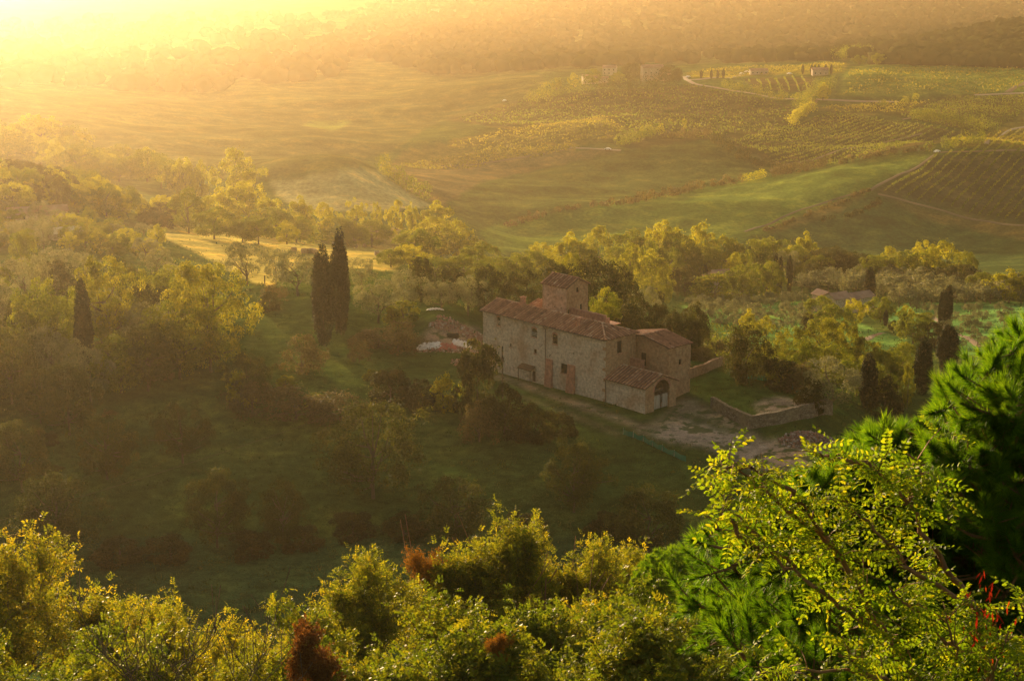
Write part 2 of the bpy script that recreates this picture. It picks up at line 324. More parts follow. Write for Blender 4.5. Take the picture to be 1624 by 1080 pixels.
# ------------------------------------------------------------------ ground sheet, split by field
REG = [  # name, colour, polygon in picture coordinates (used once, at build time, to draw the field borders on the terrain)
 ('far_hillside', (.085,.075,.035), [(-900,-200),(2600,-200),(2600,100),(1450,100),(1340,98),(1080,103),(900,112),(700,128),(560,110),(0,110),(-900,110)]),
 ('far_hillside', (.10,.085,.04), [(-900,108),(560,108),(700,128),(860,118),(860,150),(700,190),(620,240),(560,262),(420,285),(250,280),(0,270),(-900,260)]),
 ('meadow', (.17,.17,.05), [(560,195),(500,190),(480,200),(530,208)]),
 ('hay_field', (.55,.46,.12), [(225,362),(300,358),(420,374),(520,386),(625,372),(640,400),(628,430),(560,425),(480,415),(430,455),(400,448),(300,395)]),
 ('dry_grass_field', (.24,.20,.07), [(525,385),(560,360),(640,362),(640,400)]),
 ('vineyard_ground', (.22,.22,.04), [(295,345),(345,347),(440,362),(435,372),(330,358)]),
 ('knoll_meadow_painted_sun', (.36,.35,.16), [(428,288),(480,282),(560,268),(602,270),(640,300),(690,328),(600,335),(480,335),(440,310)]),  # sunlight on the knoll put into the colour as paler grass
 ('ploughed_field', (.15,.095,.06), [(612,272),(900,238),(1000,238),(760,290),(700,328),(640,300)]),
 ('meadow', (.075,.078,.034), [(700,328),(760,290),(1000,236),(1130,225),(1240,262),(1240,280),(1100,300),(900,335),(800,352),(760,365)]),
 ('vineyard_ground', (.19,.17,.045), [(615,270),(640,240),(800,205),(960,185),(1000,210),(960,225),(900,238),(700,266)]),
 ('vineyard_ground', (.10,.095,.035), [(700,190),(860,150),(1100,135),(1280,172),(1240,215),(1120,222),(1000,236),(960,225),(1000,210),(960,185),(800,205)]),
 ('meadow', (.12,.135,.04), [(760,365),(800,352),(900,335),(1100,300),(1240,278),(1482,243),(1380,300),(1300,330),(1215,370),(1100,400),(780,400)]),
 ('scrub_bank', (.17,.105,.05), [(1380,302),(1330,335),(1290,350),(1215,372),(1230,362),(1300,328)]),
 ('vineyard_ground', (.075,.08,.04), [(1483,245),(1900,232),(1900,380),(1624,354),(1500,330),(1382,304)]),
 ('meadow', (.060,.072,.036), [(1382,306),(1500,332),(1624,356),(1900,382),(1900,460),(1440,420),(1300,392),(1215,372),(1290,350),(1330,335)]),
 ('scrub_bank', (.12,.08,.042), [(1400,312),(1500,335),(1624,358),(1700,395),(1600,378),(1470,350)]),
 ('vineyard_ground', (.085,.078,.034), [(1150,225),(1240,200),(1320,178),(1480,200),(1540,215),(1420,242),(1240,268)]),
 ('vineyard_ground', (.10,.095,.035), [(1420,185),(1500,152),(1900,140),(1900,175),(1624,182),(1560,212),(1480,196)]),
 ('meadow', (.16,.165,.045), [(1330,150),(1340,110),(1380,102),(1624,106),(1900,100),(1900,140),(1500,150),(1400,152)]),
 ('vineyard_ground', (.14,.135,.04), [(1290,172),(1400,158),(1480,160),(1425,184),(1330,182)]),
 ('vineyard_ground', (.20,.18,.045), [(1500,232),(1560,214),(1624,184),(1900,178),(1900,232),(1624,238)]),
 ('vineyard_ground', (.26,.25,.04), [(1085,116),(1150,108),(1345,101),(1340,116),(1200,120),(1100,126)]),
 ('vineyard_ground', (.11,.09,.04), [(1180,125),(1292,122),(1292,148),(1200,142)]),
 ('dirt_yard', (.36,.29,.235), [(1010,682),(1060,668),(1110,672),(1180,694),(1250,702),(1310,712),(1320,740),(1262,752),(1190,742),(1130,712),(1060,700)]),
 ('terrace_lawn', (.055,.105,.022), [(1092,606),(1125,592),(1180,585),(1250,612),(1300,640),(1340,652),(1240,668),(1192,674),(1130,642)]),
 ('lower_lawn', (.05,.09,.022), [(1010,715),(1060,706),(1130,720),(1190,748),(1180,770),(1090,765),(1000,740)]),
 ('dirt_yard', (.36,.29,.22), [(1195,640),(1235,628),(1285,640),(1240,655),(1205,658)]),
 ('dirt_yard', (.20,.15,.11), [(690,515),(760,518),(768,560),(700,552),(660,545)]),
 ('vineyard_ground', (.09,.10,.03), [(1090,540),(1110,505),(1200,520),(1190,560),(1110,575)]),
 ('meadow', (.13,.21,.085), [(1400,505),(1440,480),(1624,480),(1700,500),(1700,570),(1500,560),(1440,520)]),
 ('meadow', (.13,.20,.07), [(1080,485),(1290,478),(1380,520),(1440,540),(1400,560),(1300,560),(1150,540)]),
 ('near_meadow', (.045,.085,.030), [(-900,855),(980,850),(1100,840),(2600,840),(2600,1400),(-900,1400)]),
]
GPX, GPY = to_px(GX, np.maximum(GY, 60), GZ)
gcol = np.zeros(GX.shape + (3,)); rid = np.full(GX.shape, -1)
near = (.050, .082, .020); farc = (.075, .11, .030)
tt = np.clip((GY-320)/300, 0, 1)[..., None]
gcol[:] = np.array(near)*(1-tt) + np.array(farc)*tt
nz1 = _vnoise(GX/60, GY/60, 21); nz2 = _vnoise(GX/14, GY/14, 22)
wpx = GPX + nz2*2.0 + nz1*1.5; wpy = GPY + nz2*.8
for i, (nm, c, poly) in enumerate(REG):
    if nm in ('far_hillside','meadow','vineyard_ground','scrub_bank','ploughed_field'): c = (c[0]*1.05, c[1]*1.38, c[2]*.95) if nm != 'vineyard_ground' else (c[0]*.8, c[1]*.8, c[2]*.8)
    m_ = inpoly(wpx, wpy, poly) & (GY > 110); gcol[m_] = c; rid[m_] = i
# worn track along the farmhouse front and grazed bare patches of the yard
def polydist(X, Y, pts):
    best = np.full(X.shape, 1e9)
    for (ax, ay), (bx, by) in zip(pts[:-1], pts[1:]):
        dx, dy = bx-ax, by-ay; t = np.clip(((X-ax)*dx+(Y-ay)*dy)/(dx*dx+dy*dy+1e-9), 0, 1)
        best = np.minimum(best, np.hypot(X-ax-t*dx, Y-ay-t*dy))
    return best
def track_pts(px): return [tuple(hit(*p)[:2]) for p in px]
nearm = (GY > 200) & (GY < 400)
for pts, w, c in (([(785,597),(830,610),(880,629),(940,650),(1000,672),(1040,684)], 1.1, (.26,.20,.14)),
                  ([(800,622),(860,640),(930,668),(985,690)], .5, (.17,.14,.09)),
                  ([(1085,640),(1110,650),(1150,668),(1200,700)], 1.6, (.27,.22,.15)),
                  ([(1090,652),(1060,668),(1030,682)], 2.2, (.22,.18,.12))):
    d = polydist(GX, GY, track_pts(pts)); k = np.clip(1.3-d/w + nz2*.35, 0, 1)*nearm
    gcol = gcol*(1-k[..., None]) + np.array(c)*k[..., None]
for _ in range(1):
    g = gcol.copy(); g[1:-1] += gcol[2:]+gcol[:-2]; g[:, 1:-1] += gcol[:, 2:]+gcol[:, :-2]; cnt = np.ones(GX.shape); cnt[1:-1] += 2; cnt[:, 1:-1] += 2
    gcol = g/cnt[..., None]
def ground_mat():
    m, nt, out = new_mat('ground_cover'); L = nt.links
    at = N(nt, 'Attribute', attribute_name='gcol'); ge = N(nt, 'NewGeometry')
    def nz(scale, detail=4, stretch=None):
        n = N(nt, 'TexNoise'); n.inputs['Scale'].default_value = scale; n.inputs['Detail'].default_value = detail; n.inputs['Roughness'].default_value = .6
        L.new(ge.outputs['Position'], n.inputs['Vector']); return n.outputs[0]
    def mr(x, a, b, lo=.3, hi=.7):
        r = N(nt, 'MapRange'); L.new(x, r.inputs[0]); r.inputs[1].default_value = lo; r.inputs[2].default_value = hi; r.inputs[3].default_value = a; r.inputs[4].default_value = b; return r.outputs[0]
    n1 = nz(.012); n2 = nz(.07, 6); n3 = nz(.55, 8); n4 = nz(5., 6)
    f = mathn(nt, 'MULTIPLY', mathn(nt, 'MULTIPLY', mr(n1, .72, 1.3), mr(n2, .66, 1.36)), mathn(nt, 'MULTIPLY', mr(n3, .62, 1.36), mr(n4, .6, 1.35)))
    cc = N(nt, 'CombineColor'); [L.new(f, cc.inputs[i]) for i in range(3)]
    c = mixc(nt, 1.0, at.outputs['Color'], cc.outputs[0], 'MULTIPLY')
    dry = mixc(nt, 1.0, c, (1.4, 1.15, .9), 'MULTIPLY')
    c = mixc(nt, mr(n2, 0, .9, .5, .66), c, dry)
    n5 = nz(.42, 10); g5 = mr(n5, 0, 1, .50, .57)
    c = mixc(nt, mathn(nt, 'MULTIPLY', g5, mathn(nt, 'MULTIPLY', at.outputs['Alpha'], .85)), c, (.055,.085,.024))
    p = N(nt, 'BsdfPrincipled'); L.new(c, p.inputs['Base Color']); p.inputs['Roughness'].default_value = 1.0; p.inputs['Specular IOR Level'].default_value = 0.0
    b = N(nt, 'Bump'); b.inputs['Strength'].default_value = .9; b.inputs['Distance'].default_value = .35
    L.new(mathn(nt, 'ADD', mathn(nt, 'MULTIPLY', n3, .9), mathn(nt, 'MULTIPLY', n4, .45)), b.inputs['Height'])
    L.new(b.outputs[0], p.inputs['Normal']); L.new(p.outputs[0], out.inputs[0]); return m
M_ground = ground_mat()
nr, nc = GX.shape
IDX = np.arange(nr*nc).reshape(nr, nc)
FQ = np.stack([IDX[:-1,:-1], IDX[:-1,1:], IDX[1:,1:], IDX[1:,:-1]], -1).reshape(-1, 4)
FR = rid[:-1,:-1].ravel()
GV = np.stack([GX, GY, GZ], -1).reshape(-1, 3); DIRT = np.clip((gcol[...,0]/np.maximum(gcol[...,1], 1e-4)-1.05)/.12, 0, 1)*((GY > 190) & (GY < 340)); GC = np.concatenate([gcol.reshape(-1, 3), DIRT.reshape(-1, 1)], 1)
names = {-1: 'grassland'}
for r in np.unique(FR):
    f = FQ[FR == r]; u_, inv = np.unique(f.ravel(), return_inverse=True)
    me = mesh_np('ground', GV[u_], inv.reshape(-1, 4), [M_ground], col=GC[u_], smooth=True)
    nm = 'grassland' if r < 0 else REG[r][0]
    o = link(nm, me); o['kind'] = 'structure'

# ------------------------------------------------------------------ haze
HTOP = 6.0
hz = MB(); hz.box(-8200, 8200, -75, 7800, float(GZ.min())-3, HTOP)
mh, nt, out = new_mat('haze_air'); pv = N(nt, 'VolumePrincipled'); pv.inputs['Color'].default_value = (*HAZE_COLOR, 1)
pv.inputs['Density'].default_value = HAZE_DENSITY; pv.inputs['Anisotropy'].default_value = HAZE_G
nt.links.new(pv.outputs[0], out.inputs['Volume'])
hz_o = hz.build('haze', None, [mh]); hz_o['kind'] = 'stuff'
#@@A_END

# ------------------------------------------------------------------ farmhouse
HX, HY = 14.152, 262.0
HROT = math.atan2(-.72749, .68611)
farm = empty('farmhouse', (HX, HY, HOUSE_Z), HROT, 'long two storey stone farmhouse with square tower and terracotta tile roofs', 'farmhouse')
def wall_panel(mb, org, du, width, z0, z1, openings, thick=.35, mi=0, into=None):
    """vertical wall panel from org along du (2D), rect openings (a0,a1,b0,b1); inner reveals go along 'into'"""
    du = Vector((*du, 0)); nin = Vector((*into, 0))
    xs = sorted(set([0, width] + [v for o in openings for v in o[:2]])); zs = sorted(set([z0, z1] + [v for o in openings for v in o[2:]]))
    P3 = lambda a, z, d=0.: tuple(Vector((org[0], org[1], 0)) + du*a + nin*d + Vector((0, 0, z)))
    for i in range(len(xs)-1):
        for j in range(len(zs)-1):
            cx, cz_ = (xs[i]+xs[i+1])/2, (zs[j]+zs[j+1])/2
            if any(o[0] < cx < o[1] and o[2] < cz_ < o[3] for o in openings): continue
            mb.quad(P3(xs[i], zs[j]), P3(xs[i+1], zs[j]), P3(xs[i+1], zs[j+1]), P3(xs[i], zs[j+1]), mi)
    for a0, a1, b0, b1 in openings:
        mb.quad(P3(a0,b0), P3(a0,b1), P3(a0,b1,thick), P3(a0,b0,thick), mi); mb.quad(P3(a1,b0), P3(a1,b0,thick), P3(a1,b1,thick), P3(a1,b1), mi)
        mb.quad(P3(a0,b0), P3(a0,b0,thick), P3(a1,b0,thick), P3(a1,b0), mi); mb.quad(P3(a0,b1), P3(a1,b1), P3(a1,b1,thick), P3(a0,b1,thick), mi)
def tiled_roof(name, parent, quads, pitch=.60, tl=.50, jig=.012, mats=None):
    """quads: list of (eaveA, eaveB, ridgeB, ridgeA) planar; base slab + rows of half-round tiles running down the slope (built per piece, joined)"""
    base = MB(); til = MB(); rd = random.Random(len(name)+len(quads))
    for q in quads:
        a, b, c, d = [Vector(p) for p in q]; n = (b-a).cross(d-a).normalized()
        if n.z < 0: n = -n
        off = n*-.10
        base.add([a, b, c, d, a+off, b+off, c+off, d+off], [(0,1,2,3),(7,6,5,4),(0,4,5,1),(1,5,6,2),(2,6,7,3),(3,7,4,0)], 0, .02)
        e = (b-a); W = e.length; e.normalize(); up_ = n.cross(e).normalized()
        if up_.z < 0: up_ = -up_
        H = max((c-a).dot(up_), (d-a).dot(up_))
        # clip polygon in (e, up) coords
        P2 = [((p-a).dot(e), (p-a).dot(up_)) for p in (a, b, c, d)]
        k = int(W/pitch)
        for i in range(k):
            x = (i+.5)*W/k
            # span of y at this x inside polygon
            ys = []
            for (x0, y0), (x1, y1) in zip(P2, P2[1:]+P2[:1]):
                if (x0-x)*(x1-x) < 0: ys.append(y0+(y1-y0)*(x-x0)/(x1-x0))
            if len(ys) < 2: continue
            lo, hi = min(ys), max(ys); m = max(1, int((hi-lo)/tl))
            rowt = rd.uniform(-.16, .16)
            for j in range(m):
                y0 = lo-.07+(hi-lo+.07)*j/m; y1 = lo+(hi-lo)*(j+1)/m+.03; t = min(1, max(0, rd.gauss(.50+rowt, .10)))
                r0, r1 = pitch*.31, pitch*.25; dx = rd.uniform(-jig, jig); lift = rd.uniform(0, .012)
                vs_ = []
                for yy, rr in ((y0, r0), (y1, r1)):
                    for s_ in range(5):
                        an = math.pi*s_/4; vs_.append(a+e*(x+dx+math.cos(an)*rr)+up_*yy+n*(math.sin(an)*rr*1.0+lift+.005))
                til.add(vs_, [(s_, s_+1, s_+6, s_+5) for s_ in range(4)]+[(0,1,2,3,4)], 0, t)
    r = base.build(name, parent, [M_tile]); t = til.build('roof_tiles', r, [M_tile]); t['kind'] = 'stuff'
    return r
def ridge_tiles(parent, a, b, step=.5, r=.15):
    a, b = Vector(a), Vector(b); L_ = (b-a).length; d = (b-a)/L_; s = d.cross(Vector((0,0,1))).normalized(); n = s.cross(d)
    m = MB(); rd = random.Random(int(L_*7)); k = max(1, int(L_/step))
    for i in range(k):
        t = rd.uniform(.45, 1); p0 = a+d*(L_*i/k-.03); p1 = a+d*(L_*(i+1)/k); vs_ = []
        for p, rr in ((p0, r), (p1, r*.85)):
            for j in range(5): an = math.pi*j/4; vs_.append(p+s*math.cos(an)*rr+n*(math.sin(an)*rr*.9))
        m.add(vs_, [(j, j+1, j+6, j+5) for j in range(4)]+[(0,1,2,3,4)], 0, t)
    return m.build('ridge_tiles', parent, [M_tile])
E_ = 9.80  # eave height over the base
def window(parent, org, du, into, a0, a1, b0, b1, kind='plain', arch=False, mat=M_wooddark):
    du = Vector((*du, 0)); ni = Vector((*into, 0)); o = Vector((org[0], org[1], 0))
    P3 = lambda a, z, d: o+du*a+ni*d+Vector((0,0,z))
    def bar(mb, a, b_, z, zz, d0, d1, t=.5):
        c = [P3(x, y, d) for d in (d0, d1) for x, y in ((a, z), (b_, z), (b_, zz), (a, zz))]
        mb.add(c, [(0,1,2,3),(7,6,5,4),(0,4,5,1),(1,5,6,2),(2,6,7,3),(3,7,4,0)], 0, t)
    f = MB(); w = .07
    bar(f, a0, a0+w, b0, b1, .16, .24); bar(f, a1-w, a1, b0, b1, .16, .24); bar(f, a0+w, a1-w, b0, b0+w, .16, .24); bar(f, a0+w, a1-w, b1-w, b1, .16, .24)
    fo = f.build('window', parent, [mat])
    g = MB(); bar(g, a0+w, a1-w, b0+w, b1-w, .20, .215)
    g.build('pane', fo, [M_glass if kind != 'open' else M_black])
    if kind == 'barred':
        for k in (.18, .34, .48):
            s = MB(); z = b0+(b1-b0)*k; bar(s, a0+.02, a1-.02, z, z+.12, .06, .11); s.build('slat', fo, [M_woodgrey])
    s = MB(); bar(s, a0-.12, a1+.12, b0-.12, b0-.003, -.06, .12); s.build('sill', fo, [M_brick])
    if arch:
        s = MB(); c = (a0+a1)/2; n = 7; hw = (a1-a0)/2+.02
        for k in range(n):
            x0 = c-hw+2*hw*k/n; x1 = c-hw+2*hw*(k+1)/n-.015; h0 = b1-.22*((abs((x0+x1)/2-c)/hw)**2)
            bar(s, x0, x1, h0, h0+.32, -.025, .05, .4+.1*(k%2))
        s.build('brick_arch', fo, [M_brick])
    return fo
# main block: u -27.5..0, v 0..6.8
m = MB()
fac_open = [(3.32,4.13,E_-2.06,E_-.62), (11.36,12.62,E_-2.50,E_-1.06), (16.06,17.2,E_-2.78,E_-1.17), (6.27,6.73,E_-5.1,E_-4.5),
            (11.9,12.55,E_-5.1,E_-4.37), (18.0,19.45,E_-7.1,E_-5.55), (11.55,12.3,.02,1.75), (20.6,20.9,E_-3.6,E_-3.35)]
wall_panel(m, (-27.5, 0), (1, 0), 27.5, -.6, E_, fac_open, into=(0, 1))
m.build('wall', farm, [M_stone])
m = MB(); ro = [(2.6,3.68,E_-2.76,E_-.78)]
wall_panel(m, (0, 0), (0, 1), 6.8, -.6, E_, ro, into=(-1, 0)); m.build('wall', farm, [M_brickish])
m = MB(); wall_panel(m, (-27.5, 6.8), (0, -1), 6.8, -.6, E_, [], into=(1, 0)); m.add([(-27.5,0,E_),(-27.5,6.8,E_),(-27.5,3.4,E_+1.22)], [(0,1,2)]); m.build('wall', farm, [M_stone])
m = MB(); wall_panel(m, (0, 6.8), (-1, 0), 27.5, -.6, E_, [], into=(0, -1)); m.build('wall', farm, [M_stone])
m = MB(); m.box(-27.1, -.4, .4, 6.4, 4.6, 4.7); m.box(-27.1, -.4, 3.3, 3.5, 0, 4.6); m.box(-27.1, -.4, 3.3, 3.5, 4.7, E_-.2); m.build('floor_and_partition', farm, [M_black])
for i, (a0, a1, b0, b1) in enumerate(fac_open[:6]):
    window(farm, (-27.5, 0), (1, 0), (0, 1), a0, a1, b0, b1, 'barred' if i in (0, 1) else 'plain', i in (0, 1, 2))
window(farm, (0, 0), (0, 1), (-1, 0), *ro[0], 'plain')
d_ = MB(); d_.box(-27.5+11.55, -27.5+12.3, .2, .27, .02, 1.75); dd = d_.build('door', farm, [M_wooddark]); d_ = MB(); d_.box(-27.5+12.15, -27.5+12.2, .15, .2, .85, .97); d_.build('handle', dd, [M_metal])
# roof of the main block, half hipped at the right end
ov = .38; hr = E_+1.24; sl = (1.24/3.4)*ov
A_ = (-27.85, -ov, E_-sl+.05); B_ = (ov, -ov, E_-sl+.05); C_ = (-4.0, 3.4, hr+.05); D_ = (-27.85, 3.4, hr+.05)
B2 = (ov, 6.8+ov, E_-sl+.05); A2 = (-27.85, 6.8+ov, E_-sl+.05)
r_main = tiled_roof('roof', farm, [(A_, B_, C_, D_), (B2, A2, D_, C_), (B_, B2, C_, C_)])
ridge_tiles(r_main, (D_[0], 3.4, hr+.10), (C_[0], 3.4, hr+.10)); ridge_tiles(r_main, (ov, -ov, E_-sl+.1), (C_[0], 3.4, hr+.10)); ridge_tiles(r_main, (ov, 6.8+ov, E_-sl+.1), (C_[0], 3.4, hr+.10))
def chimney(u, v, z0, z1, w=.34):
    m = MB(); m.box(u-w, u+w, v-w, v+w, z0, z1-.55); c = m.build('chimney', r_main, [M_brick])
    m = MB()
    for sx in (-1, 1):
        for sy in (-1, 1): m.box(u+sx*(w-.1)-.08, u+sx*(w-.1)+.08, v+sy*(w-.1)-.08, v+sy*(w-.1)+.08, z1-.55+.002, z1-.2)
    m.box(u-w-.08, u+w+.08, v-w-.08, v+w+.08, z1-.2+.002, z1-.1); m.box(u-w*.6, u+w*.6, v-w*.6, v+w*.6, z1-.1+.002, z1); m.build('chimney_cap', farm, [M_brick])
chimney(-21.2, 3.0, E_+.7, E_+2.75); chimney(-7.0, 1.6, E_+.1, E_+2.0)
def pipe(name, parent, pts, r=.07, mat=M_metal):
    m = MB(); m.tube(pts, [r]*len(pts), 6); return m.build(name, parent, [mat])
pipe('drainpipe', farm, [(-13.2,-.30,E_-.35),(-12.9,-.10,E_-.7),(-12.88,-.09,E_-5.4),(-12.88,-.09,E_-9.6)])
pipe('gutter', farm, [(-27.8,-.47,E_-.16),(.3,-.47,E_-.18)], .075)
pipe('drainpipe', farm, [(.22,-.42,E_-6.1),(.22,-.1,E_-6.5),(.22,-.1,E_-8.4),(.22,-.1,.0)], .07)
pipe('iron_stay', farm, [(-14.0,-.06,E_-3.75),(-13.5,-.2,E_-3.2)], .05); pipe('iron_stay', farm, [(-12.0,-.06,E_-4.9),(-11.4,-.25,E_-4.4)], .05)
for a, b in ((-12.75, -11.3), (-7.95, -6.35)):   # sloped brick buttresses
    m = MB(); m.add([(a,-.55,-.3),(b,-.55,-.3),(b,.0,-.3),(a,.0,-.3),(a,-.16,E_-5.42),(b,-.16,E_-5.42),(b,.0,E_-5.38),(a,.0,E_-5.38)],
        [(0,1,5,4),(1,2,6,5),(3,0,4,7),(4,5,6,7)]); m.build('buttress', farm, [M_brick])
m = MB(); m.quad((-25.0,-.02,E_-2.2),(-21.9,-.02,E_-2.4),(-21.9,-.02,E_-3.6),(-25,-.02,E_-3.8)); 
# little porch roof over the ground floor door
m = MB(); m.add([(-18.3,-1.1,2.05),(-15.2,-1.1,2.05),(-15.2,-.02,2.65),(-18.3,-.02,2.65),(-18.3,-1.1,1.95),(-15.2,-1.1,1.95),(-15.2,-.02,2.55),(-18.3,-.02,2.55)],
    [(0,1,2,3),(7,6,5,4),(0,4,5,1),(1,5,6,2),(2,6,7,3),(3,7,4,0)]); pr = m.build('porch_roof', farm, [M_wooddark])
for u in (-18.1, -15.4): pipe('porch_post', farm, [(u,-1.0,-.1),(u,-1.0,1.95)], .06, M_wooddark)
# low barn end: u 0..8.3, v 0..6.95, round archway in the right gable
eb = E_-6.05; ab = E_-4.62; UW = 8.3; VW = 6.95
m = MB(); wall_panel(m, (.003, 0.02), (1, 0), UW-.003, -.9, eb, [], into=(0, 1)); m.build('wall', farm, [M_stone])
m = MB(); vc, hw, zs_, rr = 3.72, 1.72, E_-7.0, 1.6
P = lambda v, z, u=UW: (u, v, z)
topz = lambda v: eb+(ab-eb)*(1-abs(v-VW/2)/(VW/2))
m.add([P(0.02,-.9),P(vc-hw,-.9),P(vc-hw,zs_),P(vc-hw,topz(vc-hw)),P(.02,topz(.02))], [(0,1,2,3,4)])
m.add([P(vc+hw,-.9),P(VW,-.9),P(VW,topz(VW)),P(vc+hw,topz(vc+hw)),P(vc+hw,zs_)], [(0,1,2,3,4)])
na = 14; arcp = [(vc-hw*math.cos(math.pi*k/na), zs_+rr*math.sin(math.pi*k/na)) for k in range(na+1)]
for (v0, z0), (v1, z1) in zip(arcp[:-1], arcp[1:]):
    vm = [v0, v1] if not (v0 < VW/2 < v1) else [v0, VW/2, v1]
    tops = [P(v, topz(v)) for v in vm][::-1]
    m.add([P(v0,z0),P(v1,z1)]+tops, [tuple(range(2+len(tops)))])
    m.quad(P(v0,z0), P(v0,z0,UW-.45), P(v1,z1,UW-.45), P(v1,z1))
for v, s in ((vc-hw, 1), (vc+hw, -1)): m.quad(P(v,-.9), P(v,-.9,UW-.45), P(v,zs_,UW-.45), P(v,zs_))
gw = m.build('wall', farm, [M_brickish])
m = MB()
for k in range(18):
    a0 = math.pi*k/18; a1 = math.pi*(k+1)/18-.02; vs_ = []
    for u in (UW+.03, UW-.04):
        for a, r_ in ((a0, 0), (a1, 0), (a1, .34), (a0, .34)): vs_.append((u, vc-(hw+r_)*math.cos(a), zs_+(rr+r_)*math.sin(a)))
    m.add(vs_, [(0,1,2,3),(0,4,5,1),(1,5,6,2),(2,6,7,3),(3,7,4,0)], 0, .3+.3*(k%2))
m.build('brick_arch', farm, [M_brick])
m = MB(); wall_panel(m, (UW, VW), (-1, 0), UW, -.9, eb, [], into=(0, -1)); m.box(0.1, UW-.5, .4, VW-.4, -.1, .0); m.build('wall', farm, [M_stone])
sb = (ab-eb)/(VW/2)*.35
rA = (.01,-.35,eb-sb+.06); rB = (UW+.3,-.35,eb-sb+.06); rC = (UW+.3,VW/2,ab+.06); rD = (.01,VW/2,ab+.06); rA2 = (.01,VW+.3,eb-sb+.06); rB2 = (UW+.3,VW+.3,eb-sb+.06)
rb = tiled_roof('roof', farm, [(rA, rB, rC, rD), (rB2, rA2, rD, rC)]); ridge_tiles(rb, (.1,VW/2,ab+.1), (UW+.3,VW/2,ab+.1))
for sgn in (0, 1):   # two plank gates in the arch, lower two thirds
    v0 = vc-hw+.05 if sgn == 0 else vc+.04; v1 = vc-.04 if sgn == 0 else vc+hw-.05
    m = MB(); m.box(UW-.36, UW-.31, v0, v1, -.05, .03)
    for z in (.45, 1.55): m.box(UW-.30, UW-.25, v0, v1, z, z+.12)
    gt = m.build('gate', farm, [M_woodgrey]); k = 5
    for i in range(k):
        a = v0+(v1-v0)*i/k; b = v0+(v1-v0)*(i+1)/k-.02
        if sgn == 1 and i == 0: continue
        pm = MB(); pm.box(UW-.36, UW-.31, a, b, .035, 2.0+.05*((i*3) % 2)); pm.build('plank', gt, [M_woodgrey])
m = MB(); m.box(UW-.9, UW-.7, vc-.9, vc+.9, 2.5, 2.9); m.tube([(UW-1.2,vc-1.2,0),(UW-1.1,vc-1.1,3.2)], [.09,.08]); m.build('stored_timber', farm, [M_wooddark])
# right wing behind the barn: gable to the front
W0, W1, VF, VB = -3.8, 6.65, 7.0, 12.0; ew = E_-1.38; aw = E_-.33; uc = 1.42
m = MB(); wo = [(.83-W0, 1.97-W0, E_-5.2, E_-3.07)]
wall_panel(m, (W0, VF), (1, 0), W1-W0, -.6, ew, wo, into=(0, 1)); m.add([(W0,VF,ew),(W1,VF,ew),(uc,VF,aw)], [(0,1,2)]); m.build('wall', farm, [M_brickish])
m = MB(); wall_panel(m, (W1, VF), (0, 1), VB-VF, -.2, ew, [(2.3,2.9,E_-4.5,E_-3.6)], into=(-1, 0)); m.build('wall', farm, [M_brickish])
window(farm, (W1, VF), (0, 1), (-1, 0), 2.3, 2.9, E_-4.5, E_-3.6); window(farm, (W0, VF), (1, 0), (0, 1), *wo[0])
m = MB(); wall_panel(m, (W1, VB), (-1, 0), W1-W0, -.2, ew, [], into=(0, -1)); m.add([(W1,VB,ew),(W0,VB,ew),(uc,VB,aw)], [(0,1,2)]); wall_panel(m, (W0, VB), (0, -1), VB-VF, -.2, ew, [], into=(1, 0)); m.build('wall', farm, [M_brickish])
zz = lambda u: aw-(aw-ew)*abs(u-uc)/(W1-uc)+.06
q = [((W1+.3,VF-.25,zz(W1+.3)),(W1+.3,VB+.25,zz(W1+.3)),(uc,VB+.25,zz(uc)),(uc,VF-.25,zz(uc))), ((W0-.3,VB+.25,zz(W0-.3)),(W0-.3,VF-.25,zz(W0-.3)),(uc,VF-.25,zz(uc)),(uc,VB+.25,zz(uc)))]
rw = tiled_roof('roof', farm, q, .58); ridge_tiles(rw, (uc,VF-.25,zz(uc)+.04), (uc,VB+.25,zz(uc)+.04))
m = MB(); m.box(-.0+.003, 2.7, 5.55, 5.85, eb-.4, E_-3.95); m.build('stair_parapet', farm, [M_brick])
m = MB(); m.box(.003, 2.8, 5.45, 5.95, E_-3.947, E_-3.83); m.build('parapet_coping', farm, [M_brick])
# tower
T0, T1, TV0, TV1 = -20.95, -15.5, 7.15, 12.05; et = E_+4.42; at_ = E_+5.62
m = MB(); wall_panel(m, (T0, TV0), (1, 0), T1-T0, -.6, et, [], into=(0, 1)); m.build('wall', farm, [M_pinkbrick])
to = [(2.25,2.72,E_+3.3,E_+4.1), (3.1,3.62,E_+.12,E_+1.25), (.3,.72,E_-.3,E_+.75)]
m = MB(); wall_panel(m, (T1, TV0), (0, 1), TV1-TV0, -.6, et, to, into=(-1, 0)); m.add([(T1,TV0,et),(T1,TV1,et),(T1,(TV0+TV1)/2,at_)], [(0,1,2)]); m.build('wall', farm, [M_brickish])
for o_ in to: window(farm, (T1, TV0), (0, 1), (-1, 0), *o_)
m = MB(); wall_panel(m, (T0, TV1), (0, -1), TV1-TV0, -.6, et, [], into=(1, 0)); m.add([(T0,TV1,et),(T0,TV0,et),(T0,(TV0+TV1)/2,at_)], [(0,1,2)]); wall_panel(m, (T1, TV1), (-1, 0), T1-T0, -.6, et, [], into=(0, -1)); m.build('wall', farm, [M_pinkbrick])
vm = (TV0+TV1)/2; st = (at_-et)/(vm-TV0)*.3
q = [((T0-.3,TV0-.3,et-st+.06),(T1+.3,TV0-.3,et-st+.06),(T1+.3,vm,at_+.06),(T0-.3,vm,at_+.06)), ((T1+.3,TV1+.3,et-st+.06),(T0-.3,TV1+.3,et-st+.06),(T0-.3,vm,at_+.06),(T1+.3,vm,at_+.06))]
